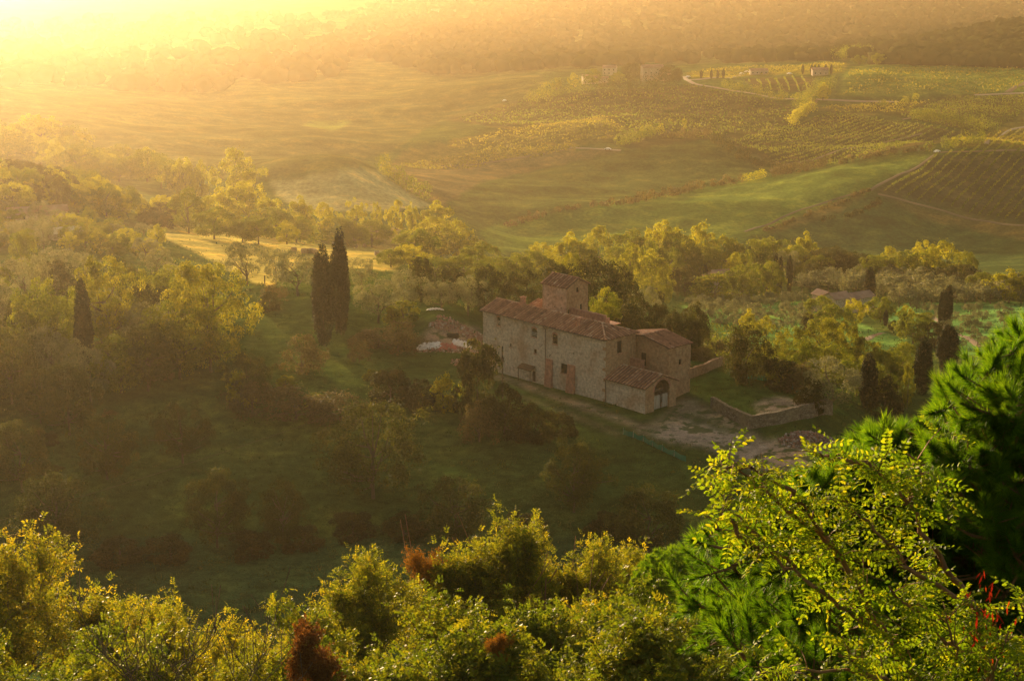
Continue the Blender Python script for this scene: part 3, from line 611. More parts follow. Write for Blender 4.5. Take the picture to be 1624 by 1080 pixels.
rt_ = tiled_roof('roof', farm, q, .56); ridge_tiles(rt_, (T0-.3,vm,at_+.1), (T1+.3,vm,at_+.1))
m = MB()
for k in range(3):
    for s_ in (0, 1): m.box(T0+1.2+k*1.5, T0+1.35+k*1.5, TV0-.03, TV0+.05, E_+.8+s_*1.7, E_+.95+s_*1.7)
m.build('putlog_hole', farm, [M_black])
pipe('drainpipe', farm, [(T0+.15,TV0-.12,et-.1),(T0+.15,TV0-.12,E_+.2)], .06)
# brick terrace behind the ridge and small lean-to left of the tower
m = MB(); m.box(T1+.003, -7.6, 7.9, 8.2, 0, E_+.98); m.box(-7.9, -7.6, 8.203, 8.9, 0, E_+.6); m.box(T1+.003, -7.9, 8.203, 11.8, E_-.9, E_-.8); m.build('terrace_parapet', farm, [M_brick])
m = MB(); m.box(T1+.0, -7.5, 7.85, 8.25, E_+.983, E_+1.08); m.build('parapet_coping', farm, [M_brick])
q = [((-25.2,7.0,E_-.35),(T0-.003,7.0,E_-.35),(T0-.003,10.2,E_+.62),(-25.2,10.2,E_+.62))]
tiled_roof('lean_to_roof', farm, q, .58)
m = MB(); m.box(-25.0, T0-.01, 7.2, 10.0, 0, E_-.5); m.build('lean_to_wall', farm, [M_stone])
# join the few parts of one wall face neatly: corner quoins at the front right edge
rd = random.Random(5)
for k in range(18):
    z = -.1+k*.54; L_ = .55 if k % 2 else .34
    m = MB(); m.box(-L_, .035, -.035, .05, z, z+.47, 0, rd.random()); m.build('quoin', farm, [M_stone if k % 3 else M_brickish])

# ------------------------------------------------------------------ yard: pole, walls, rubble, netting
def gz(x, y): return float(height(x, y))
ph = hit(797, 632); px_, py_ = ph[0], ph[1]
pole = empty('utility_pole', (px_, py_, gz(px_, py_)), 0, 'dark wooden utility pole in front of the farmhouse wall', 'pole')
ptop = atY(797, 549, py_)[2]-gz(px_, py_)
pipe('pole_shaft', pole, [(0,0,-.5),(0,0,ptop)], .13, M_bark); pipe('insulator', pole, [(0,-.12,ptop-1.9),(0,-.12,ptop-1.5)], .12, M_glass); 
m = MB(); m.box(-.25,.25,-.2,-.12,ptop-2.3,ptop-1.7); m.build('junction_box', pole, [M_metal])
a = Vector((px_, py_, gz(px_, py_)+ptop-.3)); b = Vector(tuple(atY(-60, 842, 150))); pts = []
for i in range(33):
    t = i/32; p = a.lerp(b, t); p.z -= 2.4*4*t*(1-t)*.5; pts.append(p)
m = MB(); m.tube(pts, [.014]*33, 4); o = m.build('overhead_cable', None, [M_bark]); tag(o, 'thin overhead cable sagging across the dark hollow to the pole', 'cable')
def stone_wall(name, label, pxs, hh, w=.5, cat='wall', mat=M_drywall, tops=None, coping=True):
    P_ = [hit(*p) for p in pxs]; pts = []
    for (x0, y0, _), (x1, y1, _) in zip(P_[:-1], P_[1:]):
        n = max(2, int(math.hypot(x1-x0, y1-y0)/.7))
        pts += [(x0+(x1-x0)*i/n, y0+(y1-y0)*i/n) for i in range(n)]
    pts.append(tuple(P_[-1][:2])); rd = random.Random(len(pts)); L = len(pts)
    m = MB(); c = MB(); row = []; base = Vector((pts[0][0], pts[0][1], gz(*pts[0])))
    root = empty(name, base, 0, label, cat)
    for i, (x, y) in enumerate(pts):
        x2, y2 = pts[min(i+1, L-1)]; x1, y1 = pts[max(i-1, 0)]; d = Vector((x2-x1, y2-y1, 0)).normalized(); n = Vector((-d.y, d.x, 0))
        h_ = hh[0]+(hh[1]-hh[0])*i/(L-1)+rd.uniform(-.08, .08); g = gz(x, y); o_ = Vector((x, y, 0))-base; o_.z = 0
        z0 = g-base.z-.6; z1 = (max(gz(x+n.x, y+n.y), gz(x-n.x, y-n.y), g)-base.z) * 0 + g - base.z + h_
        row.append([o_+n*w/2+Vector((0,0,z0)), o_+n*w*.42+Vector((0,0,z1)), o_-n*w*.42+Vector((0,0,z1)), o_-n*w/2+Vector((0,0,z0))])
    for r0, r1 in zip(row[:-1], row[1:]):
        for k in range(3): m.quad(r0[k], r1[k], r1[k+1], r0[k+1])
    m.quad(*row[0]); m.quad(*row[-1][::-1]); m.build('masonry', root, [mat])
    if coping:
        for i, (r0, r1) in enumerate(zip(row[:-1], row[1:])):
            a_, b_, c_, d__ = r0[1], r1[1], r1[2], r0[2]; q = MB(); up_ = Vector((0,0,rd.uniform(.07,.13))); e = Vector((0,0,.003)); s = (a_-d__)*.08
            ee = (b_-a_)*.02; vs_ = [a_+s+e+ee, b_+s+e-ee, c_-s+e-ee, d__-s+e+ee]; vs_ += [v+up_ for v in vs_]
            q.add(vs_, [(4,5,6,7),(0,1,5,4),(1,2,6,5),(2,3,7,6),(3,0,4,7)], 0, rd.random()); q.build('coping_stone', root, [mat])
    return root
stone_wall('retaining_wall', 'long dry stone retaining wall angled around the grassy terrace beside the yard', [(1129,645),(1160,664),(1190,679),(1240,671),(1285,662),(1318,657)], (1.5, 2.1), .6)
stone_wall('garden_wall', 'brick garden wall running back from the right wing of the farmhouse', [(1092,601),(1120,591),(1147,580)], (1.5, 1.4), .45, mat=M_brickish)
def rubble(name, label, c, n, rx, ry, h, size, mat, cat='rubble pile', stuff=True):
    x0, y0, _ = hit(*c); rd = random.Random(n); m = MB()
    for i in range(n):
        a_ = rd.uniform(0, 6.28); r_ = math.sqrt(rd.random()); x = x0+math.cos(a_)*r_*rx; y = y0+math.sin(a_)*r_*ry; z = gz(x, y)+h*(1-r_)**.8*rd.uniform(.2, 1)
        s = size*rd.uniform(.4, 1.4); q = Matrix.Rotation(rd.uniform(0, 6), 3, Vector((rd.random(), rd.random(), rd.random())).normalized())
        vs_ = [Vector((x, y, z))+q@Vector((sx*s*.5, sy*s*.32, sz*s*.25)) for sx in (-1,1) for sy in (-1,1) for sz in (-1,1)]
        m.add(vs_, [(0,1,3,2),(4,6,7,5),(0,4,5,1),(2,3,7,6),(0,2,6,4),(1,5,7,3)], 0, min(1, max(0, rd.gauss(.35, .28))))
    o = m.build(name, None, [mat]); tag(o, label, cat); return o
rubble('rubble_pile', 'dark heap of broken bricks and stones at the edge of the yard', (1290,700), 700, 5.0, 3.2, 1.0, .34, M_rubble)
rubble('stone_heap', 'low scatter of pale building stones behind the left end of the farmhouse', (738,527), 260, 5.0, 3.0, .45, .42, M_rubble)
rubble('brick_heap', 'brownish heap of bricks under the olive trees by the rubble', (702,516), 150, 2.6, 1.6, .6, .40, M_rubble)
rubble('stone_stack', 'small stack of stones against the farmhouse gable end', (756,541), 120, 1.8, 1.2, 1.0, .40, M_rubble)
M_tarp_r = simple_mat('red_tarpaulin', [(.3,(.32,.09,.06)),(.7,(.46,.15,.10))], 1.5, .6, 4, .4)
def tarp(name, label, c, w, d, h, mat, seed):
    x0, y0, _ = hit(*c); n = 14; rr = np.random.default_rng(seed); V_ = []
    for j in range(n):
        for i in range(n):
            u, v = i/(n-1)-.5, j/(n-1)-.5; x = x0+u*w; y = y0+v*d
            e = max(0, 1-(max(abs(u), abs(v))*2)**3); z = gz(x, y)+.03+h*e*(.55+.3*math.sin(u*11+seed)*math.cos(v*9)+.25*math.sin(u*23+v*17+seed*2))+rr.uniform(0, .2)
            V_.append((x, y, z))
    F_ = [(j*n+i, j*n+i+1, (j+1)*n+i+1, (j+1)*n+i) for j in range(n-1) for i in range(n-1)]
    o = link(name, mesh_np(name, V_, F_, [mat]), None); tag(o, label, 'tarpaulin'); return o
tarp('tarpaulin', 'crumpled white plastic sheet at the left end of the rubbish pile', (682,551), 4.6, 2.2, .8, M_white, 1)
tarp('tarpaulin', 'red tarpaulin bundle in the middle of the rubbish pile', (710,553), 3.2, 2.0, .9, M_tarp_r, 2)
tarp('tarpaulin', 'white and red sheet heaped at the right end of the rubbish pile', (733,548), 3.4, 2.0, .9, M_white, 3)
tarp('tarpaulin', 'small pale sheet lying under the trees beyond the rubbish pile', (690,492), 3.2, 2.2, .35, M_white, 4)
rubble('rubbish_pile', 'loose broken bricks and scraps around the tarpaulins', (708,553), 260, 5.5, 1.8, .6, .34, M_rubble)
rubble('spoil_heap', 'light stones spilled on the grass below the rubbish pile', (729,575), 90, 1.6, 2.2, .3, .30, M_rubble)
x0, y0, _ = hit(718, 536)
m = MB(); m.tube([(x0-1,y0,gz(x0,y0)+.35),(x0+1,y0+.3,gz(x0,y0)+.35)], [.45,.45], 12); o = m.build('storage_drum', None, [M_black]); tag(o, 'dark rusty drum lying behind the red tarpaulin', 'drum')
M_net = leaf_mat('green_plastic_net', (.02,.10,.07), (.03,.15,.10), (.05,.2,.14), (1,1.2,1), .4, var=0)
def net(label, pxs, h):
    P_ = [hit(*p) for p in pxs]; V_ = []; F_ = []; k = 0; root = empty('netting_fence', tuple(P_[0]), 0, label, 'fence'); m = MB(); rd = random.Random(3); B = P_[0]
    for (x0, y0, _), (x1, y1, _) in zip(P_[:-1], P_[1:]):
        n = max(2, int(math.hypot(x1-x0, y1-y0)/2.2))
        for i in range(n):
            xa, ya = x0+(x1-x0)*i/n, y0+(y1-y0)*i/n; xb, yb = x0+(x1-x0)*(i+1)/n, y0+(y1-y0)*(i+1)/n
            za, zb = gz(xa, ya)-B[2], gz(xb, yb)-B[2]; xa -= B[0]; xb -= B[0]; ya -= B[1]; yb -= B[1]
            p_ = MB(); p_.tube([(xa,ya,za-.3),(xa+.05,ya,za+h+.1)], [.035,.03], 5); p_.build('stake', root, [M_woodgrey])
            sag = rd.uniform(.1, .35)
            for j in range(6):
                t0, t1 = j/6, (j+1)/6; f = lambda t: (xa+(xb-xa)*t, ya+(yb-ya)*t+.1*math.sin(t*9), za+(zb-za)*t)
                A0, A1 = f(t0), f(t1); m.quad(A0, A1, (A1[0],A1[1],A1[2]+h-sag*4*t1*(1-t1)), (A0[0],A0[1],A0[2]+h-sag*4*t0*(1-t0)))
    m.build('net', root, [M_net])
net('sagging green plastic netting fence on stakes below the farmhouse yard', [(988,689),(1020,700),(1050,715),(1088,733)], .9)
net('green netting fence behind the lone tree on the terrace', [(1185,607),(1200,602),(1225,606)], 1.1)
net('light netting along the right edge of the terrace under the bushes', [(1245,608),(1262,622),(1276,632)], .9)
#@@B_END

# ------------------------------------------------------------------ vegetation prototypes (unit height 1, unit width 1)
def unit(v): return v/np.maximum(np.linalg.norm(v, axis=-1, keepdims=True), 1e-9)
def leaf_quads(P, Nrm, L_, W_, r, up=None):
    """diamond leaves at P with normal Nrm, length L_, width W_"""
    n = len(P); t = unit(np.cross(Nrm, unit(r.normal(size=(n, 3))))) if up is None else unit(up - Nrm*(up*Nrm).sum(-1, keepdims=True))
    b = np.cross(Nrm, t); L_ = np.asarray(L_).reshape(-1, 1)*.5; W_ = np.asarray(W_).reshape(-1, 1)*.5
    V_ = np.stack([P-t*L_, P-b*W_+Nrm*W_*.25, P+t*L_, P+b*W_+Nrm*W_*.25], 1).reshape(-1, 3)
    return V_, np.arange(4*n).reshape(n, 4)
def crown(seed, n_clump, n_leaf, leaf, rad, z0, z1, clump=(.08, .17), squash=.75, fill=(.45, .98), ragged=.09, wl=.62, sprig=.04, asym=.16):
    r = np.random.default_rng(seed); t = r.random(n_clump*3)
    w = rad(t); t = t[r.random(len(t)) < (w/w.max())**1.2][:n_clump]; k = len(t)
    a = r.random(k)*math.tau; q = fill[0]+(fill[1]-fill[0])*np.sqrt(r.random(k)); ph = r.random(3)*6.28
    lob = 1+asym*np.sin(a*2+ph[0])+asym*.7*np.sin(a*3+ph[1]+t*4)
    R = rad(t)*q*lob*(1+r.normal(size=k)*ragged)*.5
    C_ = np.stack([np.cos(a)*R, np.sin(a)*R, z0+(z1-z0)*t*(1+r.normal(size=k)*.03)], 1)
    cr = r.uniform(*clump, k); ci = r.choice(k, n_leaf, p=(cr**2)/(cr**2).sum())
    d = unit(r.normal(size=(n_leaf, 3))+np.array([0, 0, .35])+unit(C_[ci]*np.array([1,1,.3]))*.5); m_ = .55+.5*r.random(n_leaf)**.6
    P = C_[ci]+d*(cr[ci]*m_)[:, None]*np.array([1, 1, squash])
    ns = int(n_leaf*sprig); P[:ns] = C_[ci[:ns]]+d[:ns]*(cr[ci[:ns]]*r.uniform(1, 1.5, ns))[:, None]
    nrm = unit(d*.7+r.normal(size=(n_leaf, 3))*.75+np.array([0, 0, .25])); sz = leaf*r.uniform(.6, 1.35, n_leaf)
    V_, F_ = leaf_quads(P, nrm, sz, sz*wl, r)
    tint = np.clip(.5+r.normal(size=k)[ci]*.16+r.normal(size=n_leaf)*.16, 0, 1)
    return V_, F_, tint, C_
def trunk_mesh(name, seed, C_, z0, r0=.03, nl=6, mat=None, lean=.03, n=6, twigs=0):
    rd = random.Random(seed); m = MB(); top = z0+(max(c[2] for c in C_)-z0)*.55
    pts = [Vector((rd.uniform(-lean, lean)*k/4, rd.uniform(-lean, lean)*k/4, top*k/5-.03)) for k in range(6)]
    m.tube(pts, [r0*(1-.13*k) for k in range(6)], n)
    cs = rd.sample(list(range(len(C_))), min(nl, len(C_)))
    for i in cs:
        c = Vector(C_[i]); s = pts[rd.randint(2, 5)]
        if c.z < s.z: s = pts[2]
        mid = s.lerp(c, .5)+Vector((rd.uniform(-.03,.03), rd.uniform(-.03,.03), -.02)); m.tube([s, mid, c], [r0*.5, r0*.33, r0*.12], max(4, n-2))
    me = bpy.data.meshes.new(name); me.from_pydata(m.v, [], m.f); me.materials.append(mat or M_bark); me.update(); return me
rnd_ = lambda t: np.sqrt(np.clip(1-(2*t-1)**2, .0, 1))
egg = lambda t: np.clip(np.sin(math.pi*np.clip(t, 0, 1)**.72), .02, 1)
dome = lambda t: np.clip(np.sqrt(np.clip(1-(t*1.0)**2.2, 0, 1))*(.75+.25*np.minimum(t*6, 1)), .05, 1)
tall = lambda t: np.clip(np.sin(math.pi*np.clip(t*.92+.06, 0, 1))**.6, .05, 1)
cyp = lambda t: np.clip(np.minimum((.35+.65*np.clip(t/.38, 0, 1)**.8), 1)*np.clip(1-t**3.6, 0, 1)**.62, .02, 1)
PROTO = {}
def proto(kind, mat, variants, leafmul=1.0, **kw):
    out_ = []
    for k in range(variants):
        kk = dict(kw); tk = dict(r0=kk.pop('r0', .028), nl=kk.pop('nl', 7)); tm = kk.pop('tm', None)
        V_, F_, tint, C_ = crown(hash_(kind)+k*17, **kk)
        rmax = np.percentile(np.hypot(V_[:,0], V_[:,1]), 86 if kind == 'cypress' else 90); V_[:, :2] *= .5/rmax; V_[:, 2] *= 1/np.percentile(V_[:,2], 99)
        C2 = [(c[0]*.5/rmax, c[1]*.5/rmax, c[2]) for c in C_]
        out_.append((mesh_np('crown', V_, F_, [mat], face_attr=tint), trunk_mesh('trunk', k, C2, kw['z0'], mat=tm, **tk)))
    PROTO[kind] = out_
def hash_(s): return sum(ord(c)*(i+3) for i, c in enumerate(s)) % 9973
proto('broad', M_broad, 4, n_clump=60, n_leaf=11000, leaf=.036, rad=rnd_, z0=.14, z1=.96)
proto('broad_fine', M_broad, 4, n_clump=120, n_leaf=18000, leaf=.025, rad=rnd_, z0=.12, z1=.97, clump=(.06,.13), r0=.022, nl=14)
proto('dull', M_shade_leaf, 4, n_clump=130, n_leaf=17000, leaf=.024, rad=rnd_, z0=.12, z1=.97, clump=(.05,.12), r0=.022, nl=16, ragged=.2, sprig=.12)  # broadleaf trees whose shade is carried by their darker leaf colour
proto('yellow', M_yellow, 4, n_clump=60, n_leaf=9000, leaf=.036, rad=egg, z0=.10, z1=.97, clump=(.06,.14), ragged=.2)
proto('yellow_fine', M_yellow_near, 3, n_clump=110, n_leaf=16000, leaf=.025, rad=rnd_, z0=.12, z1=.97, clump=(.05,.12), ragged=.18, r0=.022, nl=14)
proto('poplar', M_yellow, 3, n_clump=55, n_leaf=8000, leaf=.034, rad=tall, z0=.10, z1=.98, clump=(.06,.12), ragged=.25)
proto('oak', M_oak, 4, n_clump=150, n_leaf=16000, leaf=.030, rad=rnd_, z0=.03, z1=.96, clump=(.07,.13), squash=.85, nl=8)
proto('olive', M_olive, 4, n_clump=34, n_leaf=6000, leaf=.040, rad=rnd_, z0=.22, z1=.95, clump=(.10,.19), wl=.38, ragged=.2)
proto('olive_far', M_olive, 3, n_clump=16, n_leaf=1300, leaf=.085, rad=rnd_, z0=.22, z1=.95, clump=(.14,.24), wl=.5)
proto('cypress', M_cypress, 3, n_clump=700, n_leaf=17000, leaf=.023, rad=lambda t: cyp(t)*.24, z0=.03, z1=.97, clump=(.014,.032), squash=2.2, fill=(.35,1.0), ragged=.05, sprig=.06, asym=.04, wl=.45, nl=0)
proto('bush', M_broad, 3, n_clump=34, n_leaf=6000, leaf=.06, rad=dome, z0=.05, z1=.92, clump=(.10,.2), nl=4)
proto('scrub', M_scrub, 3, n_clump=40, n_leaf=5000, leaf=.055, rad=dome, z0=.03, z1=.92, clump=(.08,.2), wl=.35, ragged=.3, sprig=.2, nl=6)
proto('darkbush', M_oak, 3, n_clump=40, n_leaf=7000, leaf=.05, rad=dome, z0=.03, z1=.93, clump=(.10,.2), nl=4)
proto('yellowbush', M_yellow, 2, n_clump=34, n_leaf=4500, leaf=.06, rad=dome, z0=.05, z1=.92, clump=(.08,.18), ragged=.3, sprig=.15, nl=5)
proto('rustbush', M_rust, 2, n_clump=90, n_leaf=14000, leaf=.026, rad=rnd_, z0=.25, z1=.97, clump=(.08,.15), nl=8)
NAME = dict(dull='broadleaf_tree', broad='broadleaf_tree', broad_fine='broadleaf_tree', yellow='yellowing_tree', yellow_fine='yellowing_tree', poplar='poplar_tree', oak='evergreen_oak',
            olive='olive_tree', olive_far='olive_tree', cypress='cypress_tree', bush='leafy_shrub', scrub='dry_shrub', darkbush='dark_shrub', yellowbush='yellowing_shrub', rustbush='rust_coloured_tree')
CATN = dict(bush='shrub', scrub='shrub', darkbush='shrub', yellowbush='shrub')
cnt_ = {}
tr = random.Random(99)
def put(kind, x, y, h, w, label, group=None, z=None, d=None, lean=0):
    pl = PROTO[kind]; cnt_[kind] = cnt_.get(kind, -1)+1; cm, tm_ = pl[cnt_[kind] % len(pl)]
    z = gz(x, y)-.12 if z is None else z
    root = empty(NAME[kind], (x, y, z), tr.uniform(0, 6.28), label, CATN.get(kind, 'tree'), group); root.scale = (w, w*tr.uniform(.85, 1.1) if d is None else d, h)
    if lean: root.rotation_euler = (lean, lean*.5, root.rotation_euler[2])
    if kind not in CATN: link('trunk', tm_, root)
    else: link('stem', tm_, root)
    link('crown' if kind not in CATN else 'foliage', cm, root); return root
def T(kind, px, top, base, w, label, group=None, Y=None):
    """base: pixel row of the foot on the ground (or Y the depth)"""
    if Y is None: x, y, z = hit(px, base)
    else: y = Y; x = atY(px, 500, Y)[0]; z = gz(x, y)
    h = max(1.0, atY(px, top, y)[2]-z); ww = w*y/F*1.08
    if kind not in ('cypress', 'poplar', 'rustbush') and w > 30: ww = max(ww, .50*h)
    return put(kind, x, y, h, ww, label, group)

# --- cypresses
T('cypress',514,396,548,31,'shorter of the two dark cypresses standing together left of the farmhouse')
T('cypress',541,373,531,27,'taller of the two dark cypresses standing together left of the farmhouse')
T('cypress',137,447,598,26,'lone cypress column blurred by golden haze among the left trees')
T('cypress',1378,426,481,15,'cypress rising behind the small stone house among the olives')
T('cypress',1229,404,463,9,'left cypress of the close pair beside the valley wood')
T('cypress',1236,409,465,9,'right cypress of the close pair beside the valley wood')
T('cypress',1251,408,463,10,'single cypress just right of the close pair by the valley wood')
T('cypress',1492,463,518,10,'thin cypress of the pair above the sloping olive orchard')
T('cypress',1501,454,520,15,'broad tall cypress of the pair above the sloping olive orchard')
T('cypress',1404,492,517,7,'tiny cypress on the lawn right of the small stone house')
T('cypress',1109,426,452,7,'small cypress left of two by the half hidden house in the trees')
T('cypress',1118,419,449,7,'small cypress right of two by the half hidden house in the trees')
T('cypress',1375,564,648,25,'leaning dark cypress nearest the end of the retaining wall')
T('cypress',1462,540,625,26,'dark cypress standing free against the pale slope above the pine')
T('cypress',1502,517,590,31,'broad dome topped cypress partly hidden by the pine branches')
T('darkbush',1402,598,662,52,'rounded dark conifer bush at the foot of the leaning cypress')
T('cypress',1187,394,440,20,'dark conical conifer among the yellow valley trees')
T('cypress',121,950,1040,9,'narrow young cypress tip poking above the lower left trees',Y=128)
T('cypress',349,985,1060,13,'narrow young cypress between the foreground trees, bottom left',Y=122)
T('cypress',1571,98,112,4,'x') if False else None
# --- trees right behind the farmhouse
for a in [('oak',943,412,505,92,'large dark evergreen oak towering behind the farmhouse tower',330),
          ('oak',985,428,500,60,'dark oak at the right shoulder of the large oak behind the tower',338),
          ('oak',880,418,500,58,'oak with glowing yellow top left of the farmhouse tower',330),
          ('yellow_fine',905,405,500,50,'bright yellow green tree top just above the tower roof',345),
          ('oak',828,429,510,66,'dark rounded oak behind the chimney of the farmhouse',325),
          ('oak',775,424,510,62,'oak with golden crown above the left end of the farmhouse roof',322),
          ('oak',712,424,500,50,'brown topped oak left of the farmhouse against the pale field',335),
          ('oak',668,408,500,42,'tall narrow brown topped oak against the pale stubble field',330),
          ('olive',742,440,520,52,'large olive tree just left of the farmhouse roof end',318),
          ('olive',700,446,525,58,'olive tree with open trunk above the rubbish pile',316),
          ('olive',640,430,520,66,'wide olive tree between the cypress pair and the farmhouse',320),
          ('olive',600,445,520,80,'broad olive tree just right of the tall cypress',308),
          ('olive',575,408,490,44,'upright olive tree behind the tall cypress against the pale field',338),
          ('bush',640,478,530,50,'grey green shrub at the foot of the olives by the rubble',306),
          ('scrub',630,508,565,70,'pinkish bare scrub thicket left of the rubbish pile',292),
          ('scrub',600,520,560,70,'dry thicket right of the cypress trunks',294),
          ('broad_fine',960,459,540,50,'green tree with a reddish tip right of the farmhouse tower',300),
          ('oak',1010,476,550,66,'dark oak behind the low roof, left one of the dark row',306),
          ('oak',1045,484,545,50,'dark oak behind the low roof, middle one of the dark row',316),
          ('oak',1079,494,568,76,'big round dark oak with golden rim behind the right wing roof',298),
          ('oak',1000,500,560,60,'low dark oak pressed against the back of the farmhouse roof',296),
          ('oak',1100,482,540,44,'dark oak crown just behind the big round oak',330),
          ('yellow_fine',1042,432,490,46,'bright yellow tree standing alone in the sunlit meadow behind the oaks',None),
          ('darkbush',1047,462,500,20,'dark bush in front of the lone bright yellow tree',None),
          ('yellow',1002,388,458,58,'bright yellow green tree, left of the pair above the oaks',None),
          ('yellow',1034,397,458,60,'bright yellow green tree, right of the pair above the oaks',None),
          ('olive',1020,455,500,44,'grey olive between the big oak and the lone yellow tree',430),
          ('olive',992,462,505,40,'grey olive beside the big oak behind the tower',400),
          ('oak',1086,422,470,46,'dark rounded tree left of the two small cypresses',None),
          ('bush',1130,435,478,64,'long green bushy tree in front of the half hidden house',None),
          ('broad',1178,424,480,66,'spreading green tree with a short trunk above the yellow vine strip',None),
          ('broad',1215,415,478,50,'green tree behind the spreading tree with short trunk',None),
          ('yellow',1166,401,455,36,'yellowing tree left of the dark conical conifer',None),
          ('scrub',1135,537,600,54,'tall dry golden reeds behind the garden wall',300),
          ('scrub',1115,548,600,44,'tawny reed clump right behind the right wing of the farmhouse',296),
          ('oak',1184,521,609,72,'dark leafy tree standing alone on the grassy terrace',None),
          ('darkbush',1238,568,616,58,'dark shrub at the right end of the terrace beyond the lone tree',None),
          ('scrub',1268,575,625,50,'brownish shrub between the dark shrub and the silvery thicket',None),
          ('olive',1318,572,655,100,'large silvery rounded thicket behind the terrace wall end',None),
          ('darkbush',1285,600,652,50,'dark undergrowth bush hugging the terrace wall',None),
          ('yellow_fine',1438,578,650,18,'slender yellow sapling between the two dark cypresses',None)]:
    T(a[0], a[1], a[2], a[3], a[4], a[5], Y=a[6])
# --- golden green wood right of the terrace
ORD0 = 'first second third fourth fifth sixth seventh eighth ninth tenth eleventh twelfth'.split()
for i, (px, top, base, w, k) in enumerate(sorted([(1247,520,600,72,'yellow_fine'),(1210,545,600,50,'yellow_fine'),(1298,505,600,66,'yellow_fine'),(1338,517,605,66,'yellow_fine'),(1375,538,612,70,'yellow_fine'),
        (1412,560,620,66,'broad_fine'),(1272,540,612,56,'broad_fine'),(1320,548,620,60,'broad_fine'),(1358,565,628,60,'broad_fine'),(1232,560,612,40,'broad_fine'),(1395,590,636,50,'broad_fine'),(1430,545,600,50,'broad_fine')])):
    T(k, px, top, base, w, ORD0[i]+' leafy oak from the left in the golden green wood beyond the terrace', 'oaks of the wood beyond the terrace')
for a in [('broad',1300,470,518,46,'green tree in front of the left wall of the small stone house'),('broad',1322,483,535,60,'dull green tree below the small stone house'),
          ('yellow',1354,476,520,34,'bright green small tree against the small stone house'),('broad',1396,472,512,40,'round brownish green tree at the right end of the small stone house'),
          ('yellow',1436,484,515,26,'little yellow tree behind the round tree right of the small house'),('broad',1448,495,545,62,'round full tree on the slope right of the small house lawn'),
          ('darkbush',1482,513,550,50,'dark bushy mass right of the round full tree on the slope'),('darkbush',1281,498,530,26,'dark round bush below the small olive grove'),
          ('yellow',1187,490,535,30,'small orange yellow tree at the edge of the olive grove, left one'),('yellow',1215,500,535,26,'small orange yellow tree at the edge of the olive grove, right one'),
          ('darkbush',1418,508,524,16,'low clipped bush on the lawn right of the tiny cypress')]:
    T(*a)
# --- wood along the valley floor
BELT = [('broad',780,412,450,70),('broad',735,404,440,60),('broad',690,410,440,60),('yellow',650,388,425,50),('yellow',690,345,412,90),('yellow',725,352,412,66),('broad',660,365,410,60),
        ('poplar',565,316,372,34),('poplar',597,322,374,22),('poplar',628,318,376,34),('poplar',655,322,376,24),('yellow',690,320,380,62),('yellow',478,312,370,44),('yellow',515,322,374,44),
        ('broad',540,345,385,60),('broad',470,345,385,60),('broad',430,330,378,70),('yellow',395,288,360,66),('yellow',352,300,365,60),('yellow',375,237,320,70),('yellow',290,252,315,34),('yellow',320,256,320,30),
        ('broad',340,330,380,60),('broad',300,300,370,60),('broad',410,345,388,60),('yellow',455,350,388,40),('broad',385,350,385,50),('yellow',860,385,432,44),
        ('yellow',901,370,440,60),('yellow',952,359,440,64),('broad',1000,368,438,56),('yellow',1046,355,440,66),('yellow',1108,356,440,66),('broad',1080,375,445,60),('broad',1030,385,450,60),('broad',925,392,448,60),('broad',980,392,448,60),
        ('broad',840,398,445,60),('broad',815,405,450,60),('broad',1150,378,440,60),('broad',1195,380,440,56),('broad',1225,379,435,54),('olive',1247,398,445,46),('yellow',1277,369,432,44),('broad',1260,390,440,50),
        ('oak',1314,393,445,66),('oak',1355,402,445,60),('oak',1335,398,440,50),('yellow',1410,392,440,48),('yellow',1466,385,440,50),('yellow',1494,384,445,66),('broad',1440,400,448,56),('oak',1518,420,462,80),('oak',1485,425,462,60),
        ('broad',1560,432,470,56),('yellow',1600,428,480,60),('broad',1640,430,480,60),('broad',1385,405,446,50),('broad',1300,405,446,50),('yellow',870,400,446,50),('broad',760,385,430,60),('broad',620,395,424,40),('broad',590,350,392,60),
        ('broad',1120,392,448,60),('broad',1060,395,450,50),('broad',1180,398,450,50),('oak',1290,418,455,40),('broad',560,360,392,50),('broad',1530,400,455,40)]
ORD = 'first second third fourth fifth sixth seventh eighth ninth tenth eleventh twelfth thirteenth fourteenth fifteenth sixteenth seventeenth eighteenth nineteenth twentieth'.split()
_c = {}
for k, px, top, base, w in sorted(BELT, key=lambda q: q[1]):
    d = {'broad':'dull green tree','yellow':'bright yellow tree','poplar':'slim yellow poplar','oak':'dark round tree','olive':'brownish domed tree'}[k]
    side = 'left of the tower' if px < 860 else ('right of the tower' if px < 1300 else 'beyond the small house')
    _c[(k, side)] = _c.get((k, side), -1)+1
    T(k, px, top, base, w, f'{ORD[_c[(k, side)]]} {d} from left, valley wood {side}', 'trees of the wood along the valley floor')
